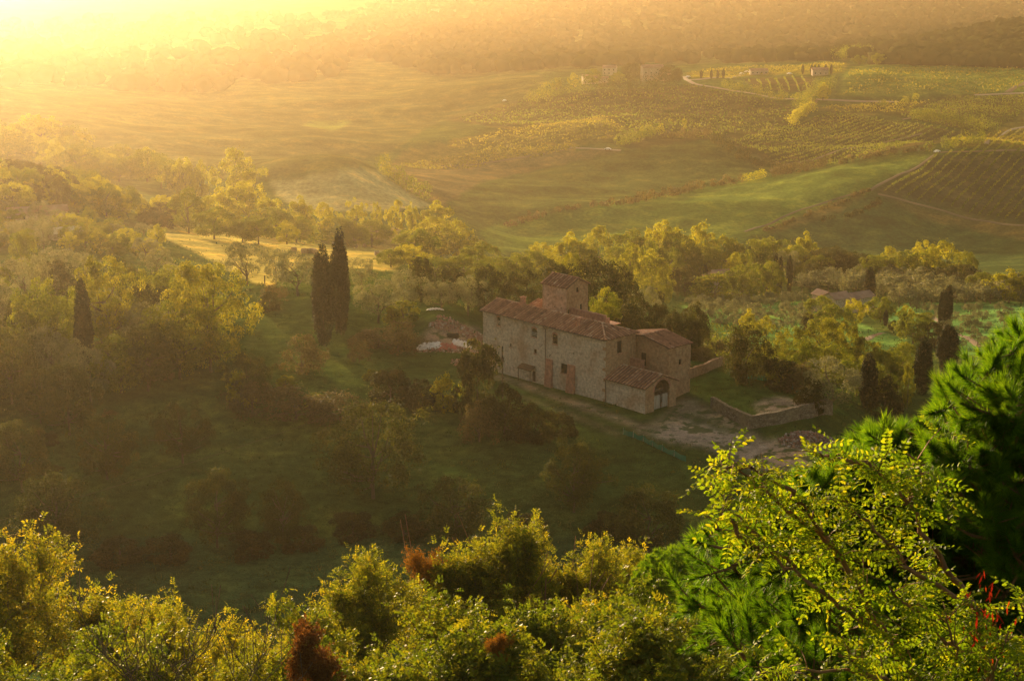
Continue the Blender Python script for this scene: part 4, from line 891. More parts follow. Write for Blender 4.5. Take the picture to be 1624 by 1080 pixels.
# --- haze side: trees left of the cypresses
LEFT = [('yellow_fine',335,417,590,125,'big tree with glowing yellow leaves left of the cypress pair'),('yellow_fine',172,408,560,100,'glowing yellow tree left of the big one in the haze'),
        ('broad_fine',78,446,590,95,'dark leafy tree in haze left of the lone cypress column'),('broad_fine',285,478,600,110,'shadowed tree with sparkling edge leaves below the big yellow tree'),
        ('olive',392,383,452,66,'open olive tree standing on the ridge above the meadow slope'),('olive',438,395,452,44,'hazy grey olive behind the dark fence post'),
        ('olive',472,399,470,82,'wide olive tree just left of the shorter cypress'),('broad',36,366,430,36,'small dark tree top on the hazy ridge at far left'),
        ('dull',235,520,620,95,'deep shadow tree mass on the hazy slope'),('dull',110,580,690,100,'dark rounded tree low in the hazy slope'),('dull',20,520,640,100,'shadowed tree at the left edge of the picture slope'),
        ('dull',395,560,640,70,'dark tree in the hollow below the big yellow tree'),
        ('broad',240,440,500,60,'dull brown tree between the two glowing trees'),('olive',90,395,450,60,'olive on the hazy terrace left of the glowing trees'),('olive',40,410,470,80,'olive at the left edge on the hazy terrace'),
        ('olive',130,400,450,50,'small olive above the glowing yellow tree in haze'),('olive',250,392,440,44,'greyish olive near the pale field corner'),
        ('scrub',435,448,478,44,'rusty shrub on the grassy bank below the fence post'),('darkbush',428,462,492,36,'dark low shrub under the rusty shrub on the bank'),
        ('scrub',478,530,590,66,'orange tipped dry shrub left of the cypress trunks'),('scrub',570,535,575,40,'thin pale shrub right of the cypress trunks'),
        ('darkbush',757,545,660,80,'big dark bush against the left corner of the farmhouse front'),('yellowbush',703,594,650,52,'yellow tipped shrub in the shade below the rubbish pile'),
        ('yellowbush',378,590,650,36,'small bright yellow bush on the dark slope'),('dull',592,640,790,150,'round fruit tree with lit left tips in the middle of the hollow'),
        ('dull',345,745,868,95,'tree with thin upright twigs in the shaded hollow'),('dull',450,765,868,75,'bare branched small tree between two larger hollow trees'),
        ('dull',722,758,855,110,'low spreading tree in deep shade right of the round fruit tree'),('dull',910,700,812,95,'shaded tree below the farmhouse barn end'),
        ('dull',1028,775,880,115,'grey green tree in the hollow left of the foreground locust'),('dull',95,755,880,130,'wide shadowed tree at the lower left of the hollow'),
        ('darkbush',800,612,690,70,'dark shrub below the utility pole'),('darkbush',850,640,700,60,'dark thicket under the track below the farmhouse'),('scrub',760,640,700,70,'scrubby dark thicket left of the pole'),
        ('darkbush',890,655,690,44,'low bush at the edge of the track'),('darkbush',960,812,850,60,'dark bush between two shaded hollow trees'),('darkbush',830,812,850,75,'dark undergrowth right of the spreading shaded tree'),
        ('darkbush',560,812,850,67,'low dark bushes on the bank above the meadow, under the fruit tree'),('darkbush',640,812,850,67,'low dark bush on the bank right of the fruit tree trunk'),
        ('darkbush',480,832,870,67,'low dark bush on the bank left of the fruit tree trunk'),('darkbush',400,842,880,67,'bank bush near the bare branched tree'),('darkbush',270,847,885,82,'bank bush beside the upright twig tree'),
        ('darkbush',190,852,890,82,'bank bush near the lower left of the hollow'),('scrub',540,620,668,100,'dry brush on the middle terrace edge'),('scrub',470,618,665,110,'dry brush on the terrace edge below the cypresses'),
        ('darkbush',620,585,640,70,'dark brush on the slope below the scrub thicket'),('darkbush',670,600,650,60,'dark brush left of the yellow tipped shrub'),('scrub',400,600,655,90,'dim brush on the terrace edge left of centre'),
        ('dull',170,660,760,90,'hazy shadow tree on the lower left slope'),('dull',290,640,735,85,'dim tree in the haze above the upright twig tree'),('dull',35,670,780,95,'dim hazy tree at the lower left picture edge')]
for a in LEFT: T(*a)
# far left wooded ridge, filled
def fill(kinds, poly, n, hh, ww, label, group, seed, mind=0):
    r = random.Random(seed); xs = [p[0] for p in poly]; ys = [p[1] for p in poly]; k = 0; pos = []
    tries = 0
    while k < n and tries < n*30:
        tries += 1; px, py = r.uniform(min(xs), max(xs)), r.uniform(min(ys), max(ys))
        if not bool(inpoly(np.array(px), np.array(py), poly)): continue
        x, y, z = hit(px, py); h = r.uniform(*hh); w = r.uniform(*ww)
        if mind and any((x-a)**2+(y-b)**2 < (mind*w)**2 for a, b in pos): continue
        pos.append((x, y)); put(r.choice(kinds), x, y, h, w, label, group); k += 1
fill(['broad','broad','oak','yellow'], [(-60,300),(0,290),(80,296),(160,318),(225,345),(200,350),(100,340),(-60,345)], 60, (7,11), (8,12), 'hazy leafy tree in the wood on the left ridge', 'trees of the wooded left ridge', 1, .45)
fill(['broad','yellow','olive'], [(-60,350),(60,345),(200,352),(225,368),(270,405),(200,415),(60,395),(-60,400)], 42, (3.5,6.5), (4.5,7.5), 'hazy small tree on the golden slope below the left ridge', 'small trees on the golden left slope', 2, .5)
fill(['darkbush','bush'], [(210,345),(290,345),(300,360),(240,362)], 12, (3,5), (5,8), 'rounded bush at the corner of the pale green field', 'bushes at the pale field corner', 3, .4)
fill(['bush','yellow'], [(330,352),(440,368),(450,376),(320,360)], 16, (3.5,6), (5,8), 'hedge bush between the two pale fields', 'hedge bushes between the pale fields', 4, .3)
fill(['broad','yellow','oak'], [(200,345),(300,335),(440,362),(540,366),(500,372),(400,364),(300,350)], 14, (5,8), (6,9), 'hazy tree beyond the pale green field', 'hazy trees beyond the pale field', 5, .4)
fill(['broad','yellow'], [(-80,240),(60,215),(200,262),(320,330),(250,300),(0,262),(-80,270)], 50, (10,16), (13,20), 'tree lost in golden haze on the far left hill', 'hazy trees of the far left hill', 6, .4)
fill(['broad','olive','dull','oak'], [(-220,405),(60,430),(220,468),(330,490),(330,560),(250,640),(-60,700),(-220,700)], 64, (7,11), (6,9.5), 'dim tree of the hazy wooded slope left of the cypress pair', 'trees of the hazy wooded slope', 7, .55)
fill(['darkbush','scrub','bush'], [(250,470),(480,560),(640,590),(700,620),(400,660),(100,760),(-100,760),(-100,560)], 34, (1.0,2.2), (1.8,3.6), 'low bush scattered on the shaded grassy terraces', 'low bushes on the shaded terraces', 8, .5)
fill(['broad','olive'], [(-500,420),(-100,400),(-60,700),(-500,800)], 40, (7,10), (8,11), 'unseen tree added beyond the left edge to shade the hollow', 'unseen shading trees added beyond the left edge', 9, .5)  # out of view, added to cast shade over the hollow
# olive groves: planted rows
def grove(poly, sx, sy, ang, hh, ww, label, group, seed, kind='olive_far', jit=.25, skip=.06):
    P_ = [hit(*p) for p in poly]; W_ = [(p[0], p[1]) for p in P_]; r = random.Random(seed); ca, sa = math.cos(ang), math.sin(ang)
    cx = sum(p[0] for p in W_)/len(W_); cy_ = sum(p[1] for p in W_)/len(W_); n = 0
    for i in range(-60, 61):
        for j in range(-60, 61):
            a_ = i*sx+r.gauss(0, sx*jit*.4); b_ = j*sy+r.gauss(0, sy*jit*.4); x = cx+a_*ca-b_*sa; y = cy_+a_*sa+b_*ca
            if r.random() < skip: continue
            if bool(inpoly(np.array(x), np.array(y), W_)): put(kind, x, y, r.uniform(*hh), r.uniform(*ww), label, group); n += 1
    return n
ng = [grove([(1085,490),(1110,474),(1270,476),(1290,500),(1275,530),(1200,528),(1115,515)], 7.6, 7.2, .5, (3.2,4.2), (3.8,4.8), 'silvery olive tree in the planted grove beyond the garden wall', 'olive trees of the planted grove', 11),
      grove([(1262,462),(1300,448),(1420,446),(1624,462),(1700,470),(1700,487),(1560,482),(1430,492),(1400,488),(1390,470),(1300,470)], 8.0, 8.0, .2, (5.5,7.5), (7.5,9.5), 'grey olive tree of the thick band behind the small stone house', 'olive trees of the thick band', 12, jit=.5),
      grove([(1445,492),(1560,488),(1700,495),(1700,560),(1560,560),(1490,540)], 10., 9., .1, (2.6,3.8), (3.2,4.6), 'small olive tree spaced out on the bright green slope', 'small olive trees on the green slope', 13, jit=.5, skip=.15),
      grove([(1068,432),(1150,432),(1160,444),(1070,446)], 9., 9., .2, (7,9), (9,11), 'pale grey olive tree beyond the dark rounded tree', 'pale olives beyond the dark tree', 14, jit=.5)]
# --- hedges along the field borders (each hedge one plant line)
def hedge(pxs, hh, ww, label, mats=M_scrub, step=2.2, seed=0, gap=.0, leaf=1.0, per=90, name='hedgerow'):
    P_ = [hit(*p) for p in pxs]; r = np.random.default_rng(seed); B = P_[0]; Vs = []; Fs = []; Ts = []; nb = 0
    for (x0, y0, _), (x1, y1, _) in zip(P_[:-1], P_[1:]):
        L_ = math.hypot(x1-x0, y1-y0); n = max(1, int(L_/step))
        for i in range(n):
            if r.random() < gap: continue
            t = (i+r.random())/n; x = x0+(x1-x0)*t+r.normal()*ww*.22; y = y0+(y1-y0)*t+r.normal()*ww*.22; h = r.uniform(*hh)*(.8+.8*r.random()); w = ww*r.uniform(.6, 1.2)
            d = unit(r.normal(size=(per, 3))+np.array([0, 0, .3])); P = np.array([x-B[0], y-B[1], gz(x, y)-B[2]+h*.5])+d*np.array([w*.5, w*.5, h*.5])*r.uniform(.6, 1.05, (per, 1))
            nrm = unit(d*.6+r.normal(size=(per, 3))*.7); sz = leaf*r.uniform(.5, 1.2, per); V_, F_ = leaf_quads(P, nrm, sz, sz*.7, r)
            Vs.append(V_); Fs.append(F_+nb); nb += len(V_); Ts.append(np.clip(.5+r.normal()*.22+r.normal(size=per)*.15, 0, 1))
    o = link(name, mesh_np(name, np.concatenate(Vs), np.concatenate(Fs), [mats], face_attr=np.concatenate(Ts))); o.location = B
    return tag(o, label, 'hedge')
hedge([(800,360),(880,338),(960,328),(1010,322)], (2,4), 4, 'scrubby hedge low on the brown hillside left of centre', M_scrub, seed=1, gap=.25)
hedge([(1010,322),(1060,312),(1100,302),(1175,290)], (2.5,5), 5, 'brown hedge along the upper edge of the sunlit meadow', M_scrub, seed=2, gap=.1)
hedge([(1180,290),(1212,284)], (4,6), 8, 'thick golden bush clump on the sunlit meadow border', M_yellow, seed=3)
hedge([(1225,281),(1262,274),(1315,262)], (3.5,6), 6, 'yellow bush row on the crest above the sunlit meadow', M_scrub, seed=4)
hedge([(1330,262),(1375,252),(1420,244),(1470,240)], (2,4), 4, 'low rusty hedge between vineyard and sunlit meadow crest', M_scrub, seed=5, gap=.1)
hedge([(1485,240),(1520,232),(1560,226)], (5,7), 8, 'green hedge of taller bushes beside the farm track', M_broad, seed=6)
hedge([(1445,188),(1480,196),(1520,205),(1570,212)], (6,10), 9, 'thick dark hedge with a bright left end between two vineyards', M_broad, seed=7, step=1.6)
hedge([(985,234),(1010,224),(1040,214)], (5,8), 9, 'yellowish hedge clump on the left hillside field border', M_broad, seed=8)
hedge([(1050,222),(1090,220),(1130,216)], (4,6), 6, 'long yellowish hedge on the crest of the dark field', M_scrub, seed=9, step=1.8)
hedge([(1130,225),(1160,245),(1195,262),(1235,270)], (4,7), 6, 'dark hedge curving down between the fields', M_oak, seed=10)
hedge([(602,272),(625,290),(650,306),(680,322)], (5,9), 8, 'dark hedge running down the side of the pale knoll', M_broad, seed=11, step=1.6)
hedge([(1270,176),(1285,162),(1300,150),(1318,140)], (6,10), 10, 'bright tree line climbing beside the road to the hilltop vineyard', M_broad, seed=12, step=2.5)
hedge([(1265,186),(1285,176),(1250,200)], (4,7), 8, 'bushy hedge below the bright tree line by the road', M_yellow, seed=13)
hedge([(1380,302),(1335,322),(1300,335),(1240,358),(1210,368)], (1,2.2), 3, 'dry rusty grass verge on the crest of the scrub bank', M_scrub, seed=14, gap=.2, per=50)
hedge([(1400,322),(1350,345),(1300,352)], (1.5,3), 4, 'dark bramble line on the scrub bank', M_oak, seed=15, gap=.3, per=60)
hedge([(1225,160),(1260,158),(1290,160)], (4,6), 7, 'low bushes along the pale road', M_broad, seed=16, gap=.3)
hedge([(1150,140),(1180,150),(1215,158),(1245,160)], (5,9), 9, 'yellow bushes below the vineyard on the hilltop road', M_broad, seed=17, gap=.2)
hedge([(1460,160),(1380,170)], (3,5), 6, 'rounded bushes on the roadside right of the tree line', M_broad, seed=18, gap=.6)
hedge([(840,165),(870,158),(900,150),(940,146)], (6,12), 12, 'hazy wooded strip below the hilltop hamlet', M_broad, seed=19, step=2)
hedge([(940,150),(1000,152),(1060,140)], (8,14), 14, 'dark wooded slope under the hilltop hamlet', M_oak, seed=20, step=1.6)
hedge([(1330,98),(1345,92),(1380,88)], (6,9), 9, 'tree row on the skyline of the vineyard hill', M_broad, seed=21, step=2.5)
hedge([(440,380),(520,386),(560,378)], (3,6), 8, 'hazy hedge behind the stubble field', M_broad, seed=22, gap=.1)
for a in [('poplar',1018,199,216,9,'small slim poplar on the hillside, leftmost of three'),('poplar',1048,196,214,12,'leafy slim poplar on the hillside, middle of three'),('poplar',1086,186,206,8,'single slim poplar on the hillside, rightmost of three'),
          ('yellow',1305,132,160,24,'round bright tree at the road bend under the hilltop farm'),('broad',1362,88,104,20,'umbrella shaped tree on the skyline right of the hilltop farm'),('broad',1392,85,104,20,'rounded tree beside the umbrella shaped skyline tree'),
          ('oak',1003,100,128,28,'broad dark tree inside the hilltop hamlet'),('oak',1060,104,130,26,'dark tree right of the hamlet tower house'),('broad',940,110,134,24,'pale tree left of the white hamlet house'),('oak',1075,108,130,14,'dark narrow tree at the right edge of the hamlet'),
          ('broad',980,115,135,22,'tree right of the white hamlet house'),('yellow',910,116,140,20,'yellowish tree at the left end of the hamlet'),('broad',882,124,146,18,'small tree below the left end of the hamlet')]:
    T(*a)
for i, px in enumerate((1112,1128,1138,1147)): T('cypress', px, 112-(i > 2)*2, 125, 4, 'tiny cypress along the hilltop car road', 'tiny cypresses of the hilltop road')
for i, px in enumerate((1273,1287,1292,1298,1309,1318)): T('cypress', px, 103, 118, 4, 'tiny cypress around the hilltop farm', 'tiny cypresses around the hilltop farm')
#@@C_END

# ------------------------------------------------------------------ foreground: trees on the slope below the viewpoint
def skeleton(seed, h, spread, nlimb=9, up=.6, levels=3, bare=.0):
    """recursive branching: returns list of (points, radii) and twig tips (pos, dir)"""
    rd = random.Random(seed); segs = []; tips = []
    def grow(p, d, L, r, lv):
        n = 4; pts = [p.copy()]; q = p.copy(); dd = d.copy()
        for i in range(n):
            dd = (dd+Vector((rd.gauss(0,.16), rd.gauss(0,.16), rd.gauss(.05,.10)))).normalized(); q = q+dd*L/n; pts.append(q.copy())
        segs.append((pts, [r*(1-.62*i/n) for i in range(n+1)]))
        if lv == 0:
            for i in (2, 3, 4): tips.append((pts[i], (pts[i]-pts[i-1]).normalized()))
            return
        k = {3: nlimb, 2: 5, 1: 4}[lv]
        for j in range(k):
            t = (.30 if lv == 3 else .25)+(.72 if lv == 3 else .75)*(j+rd.random())/k; i = min(n-1, int(t*n)); b = pts[i].lerp(pts[i+1], t*n-i)
            ax = rd.uniform(0, 6.283); side = Vector((math.cos(ax), math.sin(ax), 0)); nd = (dd*up+side*spread+Vector((0,0,.25))).normalized()
            f = (1.0-.45*t) if lv == 3 else .8
            grow(b, nd, L*(.55 if lv == 3 else .62)*f*rd.uniform(.6, 1.4), r*(.5 if lv == 3 else .55), lv-1)
        tips.append((pts[-1], dd.copy()))
    def shoots():
        zt = max(t[0].z for t in tips)
        for p, d in list(tips):
            if p.z > zt*.55 and rd.random() < .30:
                L_ = rd.uniform(.5, 1.5); dd = (Vector((rd.gauss(0,.35), rd.gauss(0,.35), 1))+d*.5).normalized(); q = p+dd*L_; segs.append(([p, p.lerp(q, .5), q], [.022, .015, .008]))
                for f in (.3, .55, .8, 1.0): tips.append((p.lerp(q, f), dd))
    grow(Vector((0,0,0)), Vector((rd.uniform(-.08,.08), rd.uniform(-.08,.08), 1)), h*.80, h*.016, 3)
    shoots()
    return segs, tips
def sprays(tips, seed, per, spr, leaf, wl, tintc=.5, droop=.25, pinn=8, zmin=0, spread=.35):
    """pinnate sprays of leaflets around every twig tip"""
    r = np.random.default_rng(seed); T_ = np.array([t[0][:] for t in tips]); D_ = np.array([t[1][:] for t in tips]); k = T_[:,2] > zmin; T_ = T_[k]; D_ = D_[k]
    ti = np.repeat(np.arange(len(T_)), per); n = len(ti); d = unit(D_[ti]*.6+r.normal(size=(n, 3))*.8+np.array([0, 0, .15])); o = T_[ti]+r.normal(size=(n, 3))*spread
    s = r.uniform(.6, 1.2, n)*spr; side = unit(np.cross(d, unit(r.normal(size=(n,3))*.5+np.array([0,0,1])))); upv = np.cross(side, d)
    tc = np.clip(tintc+r.normal(size=len(T_))[ti]*.15+r.normal(size=n)*.12, 0, 1)
    Vs, Fs, Ts = [], [], []; nb = 0
    for j in range(pinn):
        t = (j//2+1)/(pinn/2); sg = 1 if j % 2 else -1
        c = o+d*(s*t)[:, None]-np.array([0,0,1])*(droop*s*t*t)[:, None]+side*(sg*leaf*.5)
        nr = unit(upv+side*sg*.35+r.normal(size=(n,3))*.35); ll = leaf*r.uniform(.75, 1.25, n)
        V_, F_ = leaf_quads(c, nr, ll, ll*wl, r, up=unit(side*sg+d*.5)); Vs.append(V_); Fs.append(F_+nb); nb += len(V_); Ts.append(np.clip(tc+r.normal(size=n)*.1, 0, 1))
    return np.concatenate(Vs), np.concatenate(Fs), np.concatenate(Ts)
FP = {}
def fproto(kind, mat, n, h, w, per, spr, leaf, wl=.5, tintc=.5, barkm=None, spread=.8, sp=.3, pinn=8):
    FP[kind] = []
    for k in range(n):
        segs, tips = skeleton(hash_(kind)+k*7, h, spread); m = MB()
        for pts, rads in segs: m.tube(pts, [max(x, .006) for x in rads], 5 if rads[0] > .03 else 3, cap=False)
        me = bpy.data.meshes.new('trunk'); me.from_pydata(m.v, [], m.f); me.materials.append(barkm or M_bark); me.update()
        V_, F_, tt_ = sprays(tips, k+5, per, spr, leaf, wl, tintc, zmin=h*.15, spread=sp, pinn=pinn)
        rr = np.percentile(np.hypot(V_[:,0], V_[:,1]), 92); zz_ = np.percentile(V_[:,2], 99.5); print(kind, k, 'tips', len(tips), 'tris', 2*len(F_), 'r', round(rr, 2), 'z', round(zz_, 2))
        FP[kind].append((mesh_np('crown', V_, F_, [mat], face_attr=tt_), me, rr, zz_))
M_fore_d = leaf_mat('leaves_foreground_green', (.05,.085,.008), (.11,.155,.012), (.22,.21,.016), TR, 0.45, 0.5, 0.2)
M_fore_o = leaf_mat('leaves_foreground_orange', (.10,.075,.012), (.22,.11,.018), (.34,.15,.02), (1.6,1.4,.5), 0.45)
fproto('ash', M_fore, 4, 9, 8, 6, .50, .15, .42, .5, spread=1.15, sp=.20)
fproto('elm', M_fore_d, 3, 8.5, 8, 7, .40, .14, .6, .55, spread=1.2, sp=.20)
fproto('orange', M_fore_o, 2, 8, 6, 5, .30, .12, .5, .5, spread=1.0)
fproto('rust', M_rust, 1, 8, 8, 7, .30, .14, .7, .5, spread=1.0, sp=.25)
fn = {}
def FT(kind, px, top, Y, w, label, hmul=1.0, name='slope_tree'):
    y = Y; x = atY(px, 900, Y)[0]; z = gz(x, y)-.3; h = atY(px, top, y)[2]-z; k = fn.get(kind, -1)+1; fn[kind] = k; cm, tm_, rr, zz_ = FP[kind][k % len(FP[kind])]
    root = empty(name, (x, y, z), tr.uniform(0, 6.28), label, 'tree'); s = 1.5*w*y/F/(2*rr); sz = min(h/zz_, s*1.25); root.location.z = z+h-sz*zz_; root.scale = (s, s, sz); link('trunk', tm_, root); link('crown', cm, root)
    m = MB(); m.tube([(0,0,-(h-sz*zz_)/sz-.2),(.05,0,-(h-sz*zz_)/sz*.4),(0,0,.1)], [.24,.21,.19], 7); m.build('lower_trunk', root, [M_bark]); return root
for a in [('ash',10,868,82,190,'tall pale yellow ash at the bottom left corner edge'),('ash',215,948,84,150,'yellow green ash with a flat top at lower left'),('ash',312,962,80,140,'yellow ash right of the flat topped one at lower left'),
          ('ash',400,988,78,130,'young yellow green tree left of the rust coloured tree'),('ash',600,892,80,130,'feathery green tree with a pointed top right of the rust coloured tree'),
          ('orange',668,868,84,60,'half bare orange leaved tree between feathery green trees'),('ash',752,856,84,130,'tall feathery green tree, left of the two highest at bottom centre'),
          ('ash',815,853,82,130,'tall feathery green tree, right of the two highest at bottom centre'),('ash',882,893,84,110,'green yellow tree right of the two highest at bottom centre'),
          ('ash',965,870,84,120,'rounded yellow green tree left of the small umbrella pine'),('ash',1015,878,88,90,'yellow green tree touching the small umbrella pine'),
          ('elm',90,985,68,200,'leafy green tree at bottom left under the tall pale ash'),('ash',170,1000,66,160,'yellowing tree with rusty leaves at the bottom left'),
          ('elm',255,1012,64,170,'dense small leaved tree at the bottom edge left'),('ash',350,1030,62,160,'pale tree at the bottom edge above bare twigs'),('elm',440,1035,62,140,'green tree at the bottom edge left of the rust coloured tree'),
          ('elm',560,985,68,140,'bright green tree just right of the rust coloured tree'),('elm',650,960,70,170,'leafy green tree below the orange leaved tree'),('elm',745,985,64,190,'dense green tree at the bottom edge centre'),
          ('elm',850,965,68,190,'dense leafy tree below the two highest feathery trees'),('ash',930,960,72,150,'dull yellow tree in front of the umbrella pine gap'),('elm',960,1005,58,190,'dark green leafy tree at the bottom edge right of centre'),
          ('elm',1060,985,60,180,'pale green leafy tree at the bottom under the small umbrella pine'),('orange',790,1000,62,36,'red brown leaved sapling in the dense green trees at bottom centre'),
          ('elm',20,1040,60,160,'shaded green tree in the very bottom left corner'),('ash',500,1050,64,110,'small yellow tree under the rust coloured tree'),
          ('elm',1140,1040,56,160,'green tree at the bottom edge below the pine branches')]:
    FT(*a)
FT('rust',487,990,60,66,'rust coloured tree wrapped in red brown creeper at bottom centre left')
FT('rust',768,1040,64,26,'reddish creeper clad tree among the dense green trees')
# bare twiggy tree top behind the feathery trees
def bare(px, top, Y, w, label, mat=M_bark):
    segs, tips = skeleton(px, 9, 1.0); m = MB()
    for pts, rads in segs: m.tube(pts, [max(x*.55, .012) for x in rads], 4, cap=False)
    y = Y; x = atY(px, 900, Y)[0]; z = gz(x, y)-.3; h = atY(px, top, y)[2]-z; o = m.build('bare_tree', None, [mat]); o.location = (x, y, z); s = h/8.5; o.scale = (s, s, s); return tag(o, label, 'tree')
bare(893, 874, 88, 60, 'bare reddish twigs rising behind the green yellow trees', M_bark_red)
bare(320, 1030, 58, 60, 'bare grey branches at the bottom edge left')
bare(1280, 668, 258, 20, 'dead reddish shrub standing on the rubble heap', M_bark_red).scale = (.28, .28, .34)

# --- needles
def tuft_mesh(name, seed, L_, nl, nn, w, cone=1.15, tipsharp=.35, az=None):
    """one pine shoot along +Y with needles fanning outwards and forwards"""
    r = np.random.default_rng(seed); t = r.random(nn)**.8; a = r.random(nn)*math.tau; ang = cone*(1-t)*.75+tipsharp*r.uniform(.4, 1.3, nn)
    d = np.stack([np.cos(a)*np.sin(ang), np.cos(ang), np.sin(a)*np.sin(ang)], 1); o = np.stack([np.zeros(nn), t*L_, np.zeros(nn)], 1); ln = nl*r.uniform(.75, 1.15, nn)[:, None]
    s = unit(np.cross(d, r.normal(size=(nn, 3))))*w; bend = np.array([0, 0, -.10])*ln
    V_ = np.stack([o-s, o+s, o+d*ln+bend*.6], 1).reshape(-1, 3); F_ = np.arange(3*nn).reshape(nn, 3)
    return V_, F_, np.clip(.45+.25*(t-.5)+r.normal(size=nn)*.18, 0, 1)
# small umbrella pine
def umbrella(px, top, Y, w, label):
    y = Y; x = atY(px, 900, Y)[0]; z = gz(x, y)-.3; h = atY(px, top, y)[2]-z; W = w*y/F; r = np.random.default_rng(4)
    root = empty('umbrella_pine', (x, y, z), 0, label, 'tree'); m = MB(); m.tube([(0,0,0),(.1,0,h*.3),(0,.05,h*.62)], [.16,.13,.09], 8)
    for k in range(9):
        a = k*.7; m.tube([(0,0,h*(.45+.02*k)),(math.cos(a)*W*.2,math.sin(a)*W*.2,h*.68),(math.cos(a)*W*.38,math.sin(a)*W*.38,h*.82)], [.06,.04,.02], 5)
    m.build('trunk', root, [M_bark_red]); Vs, Fs, Ts, nb = [], [], [], 0
    pr = [tuft_mesh('t', k, .10, .13, 60, .006) for k in range(4)]
    for k in range(1500):
        a = r.random()*math.tau; q = r.random()**.5; zz_ = h-W*.55+W*.5*math.sqrt(max(0, 1-q*q))*r.uniform(.55, 1)+.12*math.sin(a*5)*q+.10*math.sin(q*14)
        if r.random() < .25: zz_ = h-W*.55-W*.12*(1-q)*r.random()
        c = np.array([math.cos(a)*q*W*.5, math.sin(a)*q*W*.5, zz_]); dr = unit(np.array([math.cos(a)*q*.7, math.sin(a)*q*.7, .8])+r.normal(size=3)*.25)
        ax = unit(np.cross(dr, [0.3,.2,1])); az = np.cross(dr, ax); R = np.stack([ax, dr, az], 1); V_, F_, t_ = pr[k % 4]
        Vs.append(V_@R.T*1.3+c); Fs.append(F_+nb); nb += len(V_); Ts.append(np.clip(t_+r.normal()*.12, 0, 1))
    link('crown', mesh_np('crown', np.concatenate(Vs), np.concatenate(Fs), [M_pine], face_attr=np.concatenate(Ts)), root)
umbrella(1075, 868, 72, 148, 'small dark umbrella pine with a rounded crown at bottom right of centre')

# --- the large pine filling the right side
PY = 19.5
root = empty('pine_tree', (atY(1800, 900, PY+3)[0], PY+3, gz(atY(1800, 900, PY+3)[0], PY+3)), 0, 'large bright green pine filling the lower right with long needled branches', 'tree')
RL = np.array(root.location)
M_pinebark = M_bark_red
def L3(px, py, Y): return Vector(tuple(atY(px, py, Y)-RL))
ztop = L3(1800, 380, PY+3).z
m = MB(); m.tube([(0,0,-.5),(.1,.1,ztop*.4),(-.1,0,ztop*.75),(0,0,ztop)], [.30,.24,.15,.04], 12); m.build('trunk', root, [M_pinebark])
PPOLY = [(1624,492),(1590,500),(1575,540),(1535,560),(1500,575),(1478,600),(1478,640),(1500,670),(1450,655),(1400,645),(1395,680),(1352,672),(1345,700),(1322,722),(1300,715),(1240,745),(1215,790),(1160,840),(1120,835),(1150,880),(1100,920),(1110,985),(1150,1000),(1200,1090),(1760,1100),(1760,440)]
ptr = random.Random(12)
TUFT = []; LITE = [tuft_mesh('needle_tuft', 50+k, .28, .15, 150, .0048) for k in range(6)]
for k in range(6):
    V_, F_, t_ = tuft_mesh('needle_tuft', k, .28, .15, 340, .0034); TUFT.append((V_, F_, t_, mesh_np('needle_tuft', V_, F_, [M_pine], face_attr=t_)))
limbs = []
PX_ = [(1700,470),(1624,478),(1585,500),(1560,535),(1520,560),(1490,590),(1478,640),(1500,660),(1440,650),(1400,640),(1350,672),(1320,712),(1245,735),(1200,790),(1130,800),(1060,860),(1060,1200),(1900,1200),(1900,470)]
def okp(pt): x, y = to_px(*(np.array(pt)+RL)); return bool(inpoly(np.array(x), np.array(y), PX_))
targets = [(1590,505),(1540,560),(1500,580),(1482,625),(1405,650),(1500,690),(1350,690),(1320,730),(1245,752),(1390,760),(1450,720),(1560,640),(1600,580),(1170,842),(1105,925),(1118,975),(1160,905),(1220,800),(1290,800),(1210,960),(1180,1040),(1260,1010),(1330,960),
           (1600,720),(1520,760),(1440,830),(1350,880),(1560,860),(1610,920),(1500,960),(1420,1000),(1600,1030),(1290,900),(1650,640),(1660,800),(1360,1050),(1540,620),(1470,770),(1580,790),(1300,1070),(1240,870)]
EXTRA = [(1300,765),(1340,735),(1385,700),(1330,825),(1265,795),(1425,680),(1455,668),(1150,905),(1128,960),(1175,865),(1215,830),(1250,860),(1290,720),(1365,765)]
targets += [(a-30, b-36) for a, b in EXTRA]
targets += [(1580,620),(1530,680),(1570,730),(1500,770),(1550,820),(1590,870),(1470,700)]
tufts = []
